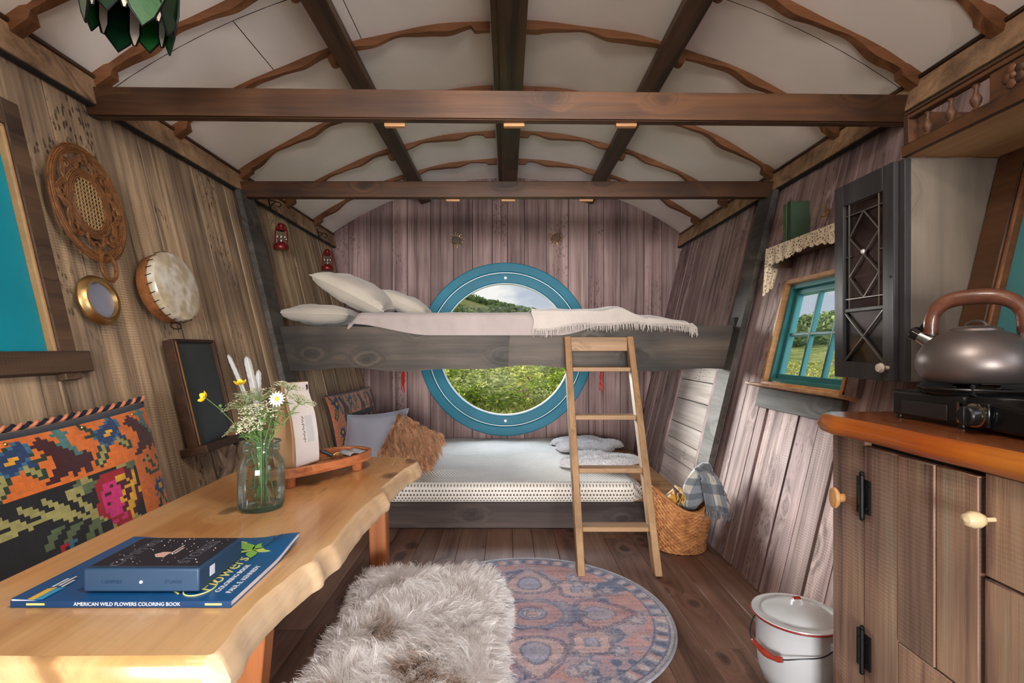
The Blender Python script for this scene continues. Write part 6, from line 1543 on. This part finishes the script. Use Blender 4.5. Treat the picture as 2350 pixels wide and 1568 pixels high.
M_leafs=[fleece_mat('shrub_leaves_%d'%k) for k in range(1)]
protos=[]
for k,(ca,cb) in enumerate((((96,128,44),(176,190,84)),((76,104,44),(146,164,76)),((136,152,62),(212,208,118)),((108,124,72),(186,190,126)))):
    r_=np.random.default_rng(60+k); n=900; lobes=r_.normal(size=(7,3))*np.array([.42,.42,.18])+np.array([0,0,.45]); li=r_.integers(0,7,n); p=r_.normal(size=(n,3)); p/=np.linalg.norm(p,axis=1,keepdims=True); P_=lobes[li]+p*(.34*r_.uniform(.6,1.05,(n,1))); P_=P_[P_[:,2]>-.02]
    v,q,c=blades(P_,.13,.35,S(*ca)[:3],S(*cb)[:3],r_,.3); protos.append(np_mesh('shrub_foliage',v,q,M_leafs[0],c))
mbs=MB(); rnd=random.Random(9)
for k in range(7): a=rnd.uniform(0,6.3); mbs.tube([(0,0,-.15),(.1*math.cos(a),.1*math.sin(a),.25),(.3*math.cos(a),.3*math.sin(a),.6)],[.025,.018,.008],5)
st_me=mbs.mesh('shrub_stems',M_bark)
spots=[]; rnd=random.Random(31)
for k in range(64):
    y=15.5+ (k/64)**1.4*38+rnd.uniform(-1,1); x=rnd.uniform(-.19,.19)*y; spots.append((x,y,rnd.uniform(.55,1.05)*(1+.008*y),k%4))
for k in range(16): y=rnd.uniform(11,34); x=y*rnd.uniform(.52,.80); spots.append((x,y,rnd.uniform(.5,.9),k%4))
cl=['leafy mid green meadow shrub beyond the windows','dark green meadow shrub beyond the windows','pale yellow green meadow shrub beyond the windows','grey green meadow shrub beyond the windows']
for (x,y,s,k) in spots:
    r=thing('meadow_shrub',cl[k],'shrub',(x,y,gh(x,y)-.05),cl[k].split(' beyond')[0]+'s'); r.scale=(s*rnd.uniform(1,1.5),s*rnd.uniform(1,1.5),s); r.rotation_euler=(0,0,rnd.uniform(0,6.3))
    link('foliage',protos[k],r); link('stems',st_me,r)
SKY=.9; SUN=9.; REAR_FILL=3500.; SIDE=19.; LAMP=6.; TOP_FILL=22.; SKYW=340.; SKYS=300.; EXPO=0.54
# ------------------------------------------------------------------ camera, sky, lamps
cam=bpy.data.cameras.new('camera'); co=bpy.data.objects.new('camera',cam); COL.objects.link(co)
cam.sensor_width=36; cam.lens=FPX/2350*36; cam.shift_x=12/2350; cam.shift_y=16/2350; cam.clip_start=.02; cam.clip_end=2000
co.location=(0,0,1); co.rotation_euler=(PI/2,0,0); SC.camera=co
w=bpy.data.worlds.new('sky'); SC.world=w; w.use_nodes=True; t=w.node_tree; bg=[n for n in t.nodes if n.type=='BACKGROUND'][0]
tc=t.nodes.new('ShaderNodeTexCoord'); mp=t.nodes.new('ShaderNodeMapping'); mp.inputs[3].default_value=(1,1,2.6)
nz=t.nodes.new('ShaderNodeTexNoise'); nz.inputs['Scale'].default_value=7.5; nz.inputs['Detail'].default_value=3; nz.inputs['Roughness'].default_value=.55
cr=t.nodes.new('ShaderNodeValToRGB'); cr.color_ramp.elements[0].position=.47; cr.color_ramp.elements[0].color=S(172,178,190); cr.color_ramp.elements[1].position=.68; cr.color_ramp.elements[1].color=S(226,222,218)
t.links.new(tc.outputs['Generated'],mp.inputs[0]); t.links.new(mp.outputs[0],nz.inputs['Vector']); t.links.new(nz.outputs[0],cr.inputs[0]); t.links.new(cr.outputs[0],bg.inputs[0]); bg.inputs[1].default_value=SKY
def lamp(name,kind,loc,energy,col,rot=None,target=None,**k):
    l=bpy.data.lights.new(name,kind); o=bpy.data.objects.new(name,l); COL.objects.link(o); o.location=loc; l.energy=energy; l.color=col
    for a,v in k.items(): setattr(l,a,v)
    if target is not None: o.rotation_euler=(V(target)-V(loc)).to_track_quat('-Z','Y').to_euler()
    return o
lamp('sun','SUN',(-2,9,5),SUN,(1,.97,.92),target=(-2+.42,9-.85,5-.14),angle=math.radians(22))
lamp('rear_area_fill','AREA',(0,-14,1.0),REAR_FILL,(1,.97,.95),target=(0,4,1.3),shape='RECTANGLE',size=9.,size_y=3.8)  # soft fill lamp added far behind the rear doorway, out of view
lamp('side_door_daylight','AREA',(1.75,.1,1.1),SIDE,(.82,.88,1),target=(-.3,1.1,.7),shape='RECTANGLE',size=.85,size_y=1.3)
lamp('end_window_skylight','AREA',(-.3,7.2,4.2),SKYW,(.80,.88,1),target=(0,4.3,.9),shape='RECTANGLE',size=4.,size_y=2.6)
lamp('side_window_skylight','AREA',(3.6,2.6,3.6),SKYS,(.84,.90,1),target=(1.25,2.1,1.05),shape='RECTANGLE',size=2.6,size_y=2.)
lamp('overhead_fill','POINT',(.12,.55,2.12),TOP_FILL,(1,.93,.86),shadow_soft_size=.12)  # fill point added overhead to brighten the near room, no fixture
lamp('unseen_warm_lamp','POINT',(-.30,-.12,1.62),LAMP,(1,.84,.66),shadow_soft_size=.10)  # unseen warm lamp added behind the camera to lift walls and ceiling
SC.view_settings.view_transform='Standard'; SC.view_settings.look='None'; SC.view_settings.exposure=EXPO; SC.view_settings.gamma=1
SC.view_settings.use_curve_mapping=False
try:
    w.cycles.sampling_method='NONE'
    SC.cycles.max_bounces=9; SC.cycles.diffuse_bounces=7; SC.cycles.use_adaptive_sampling=True; SC.cycles.adaptive_threshold=.1; SC.cycles.adaptive_min_samples=16; SC.cycles.glossy_bounces=3; SC.cycles.transparent_max_bounces=12; SC.cycles.caustics_reflective=False; SC.cycles.caustics_refractive=False; SC.cycles.use_denoising=True
except Exception: pass
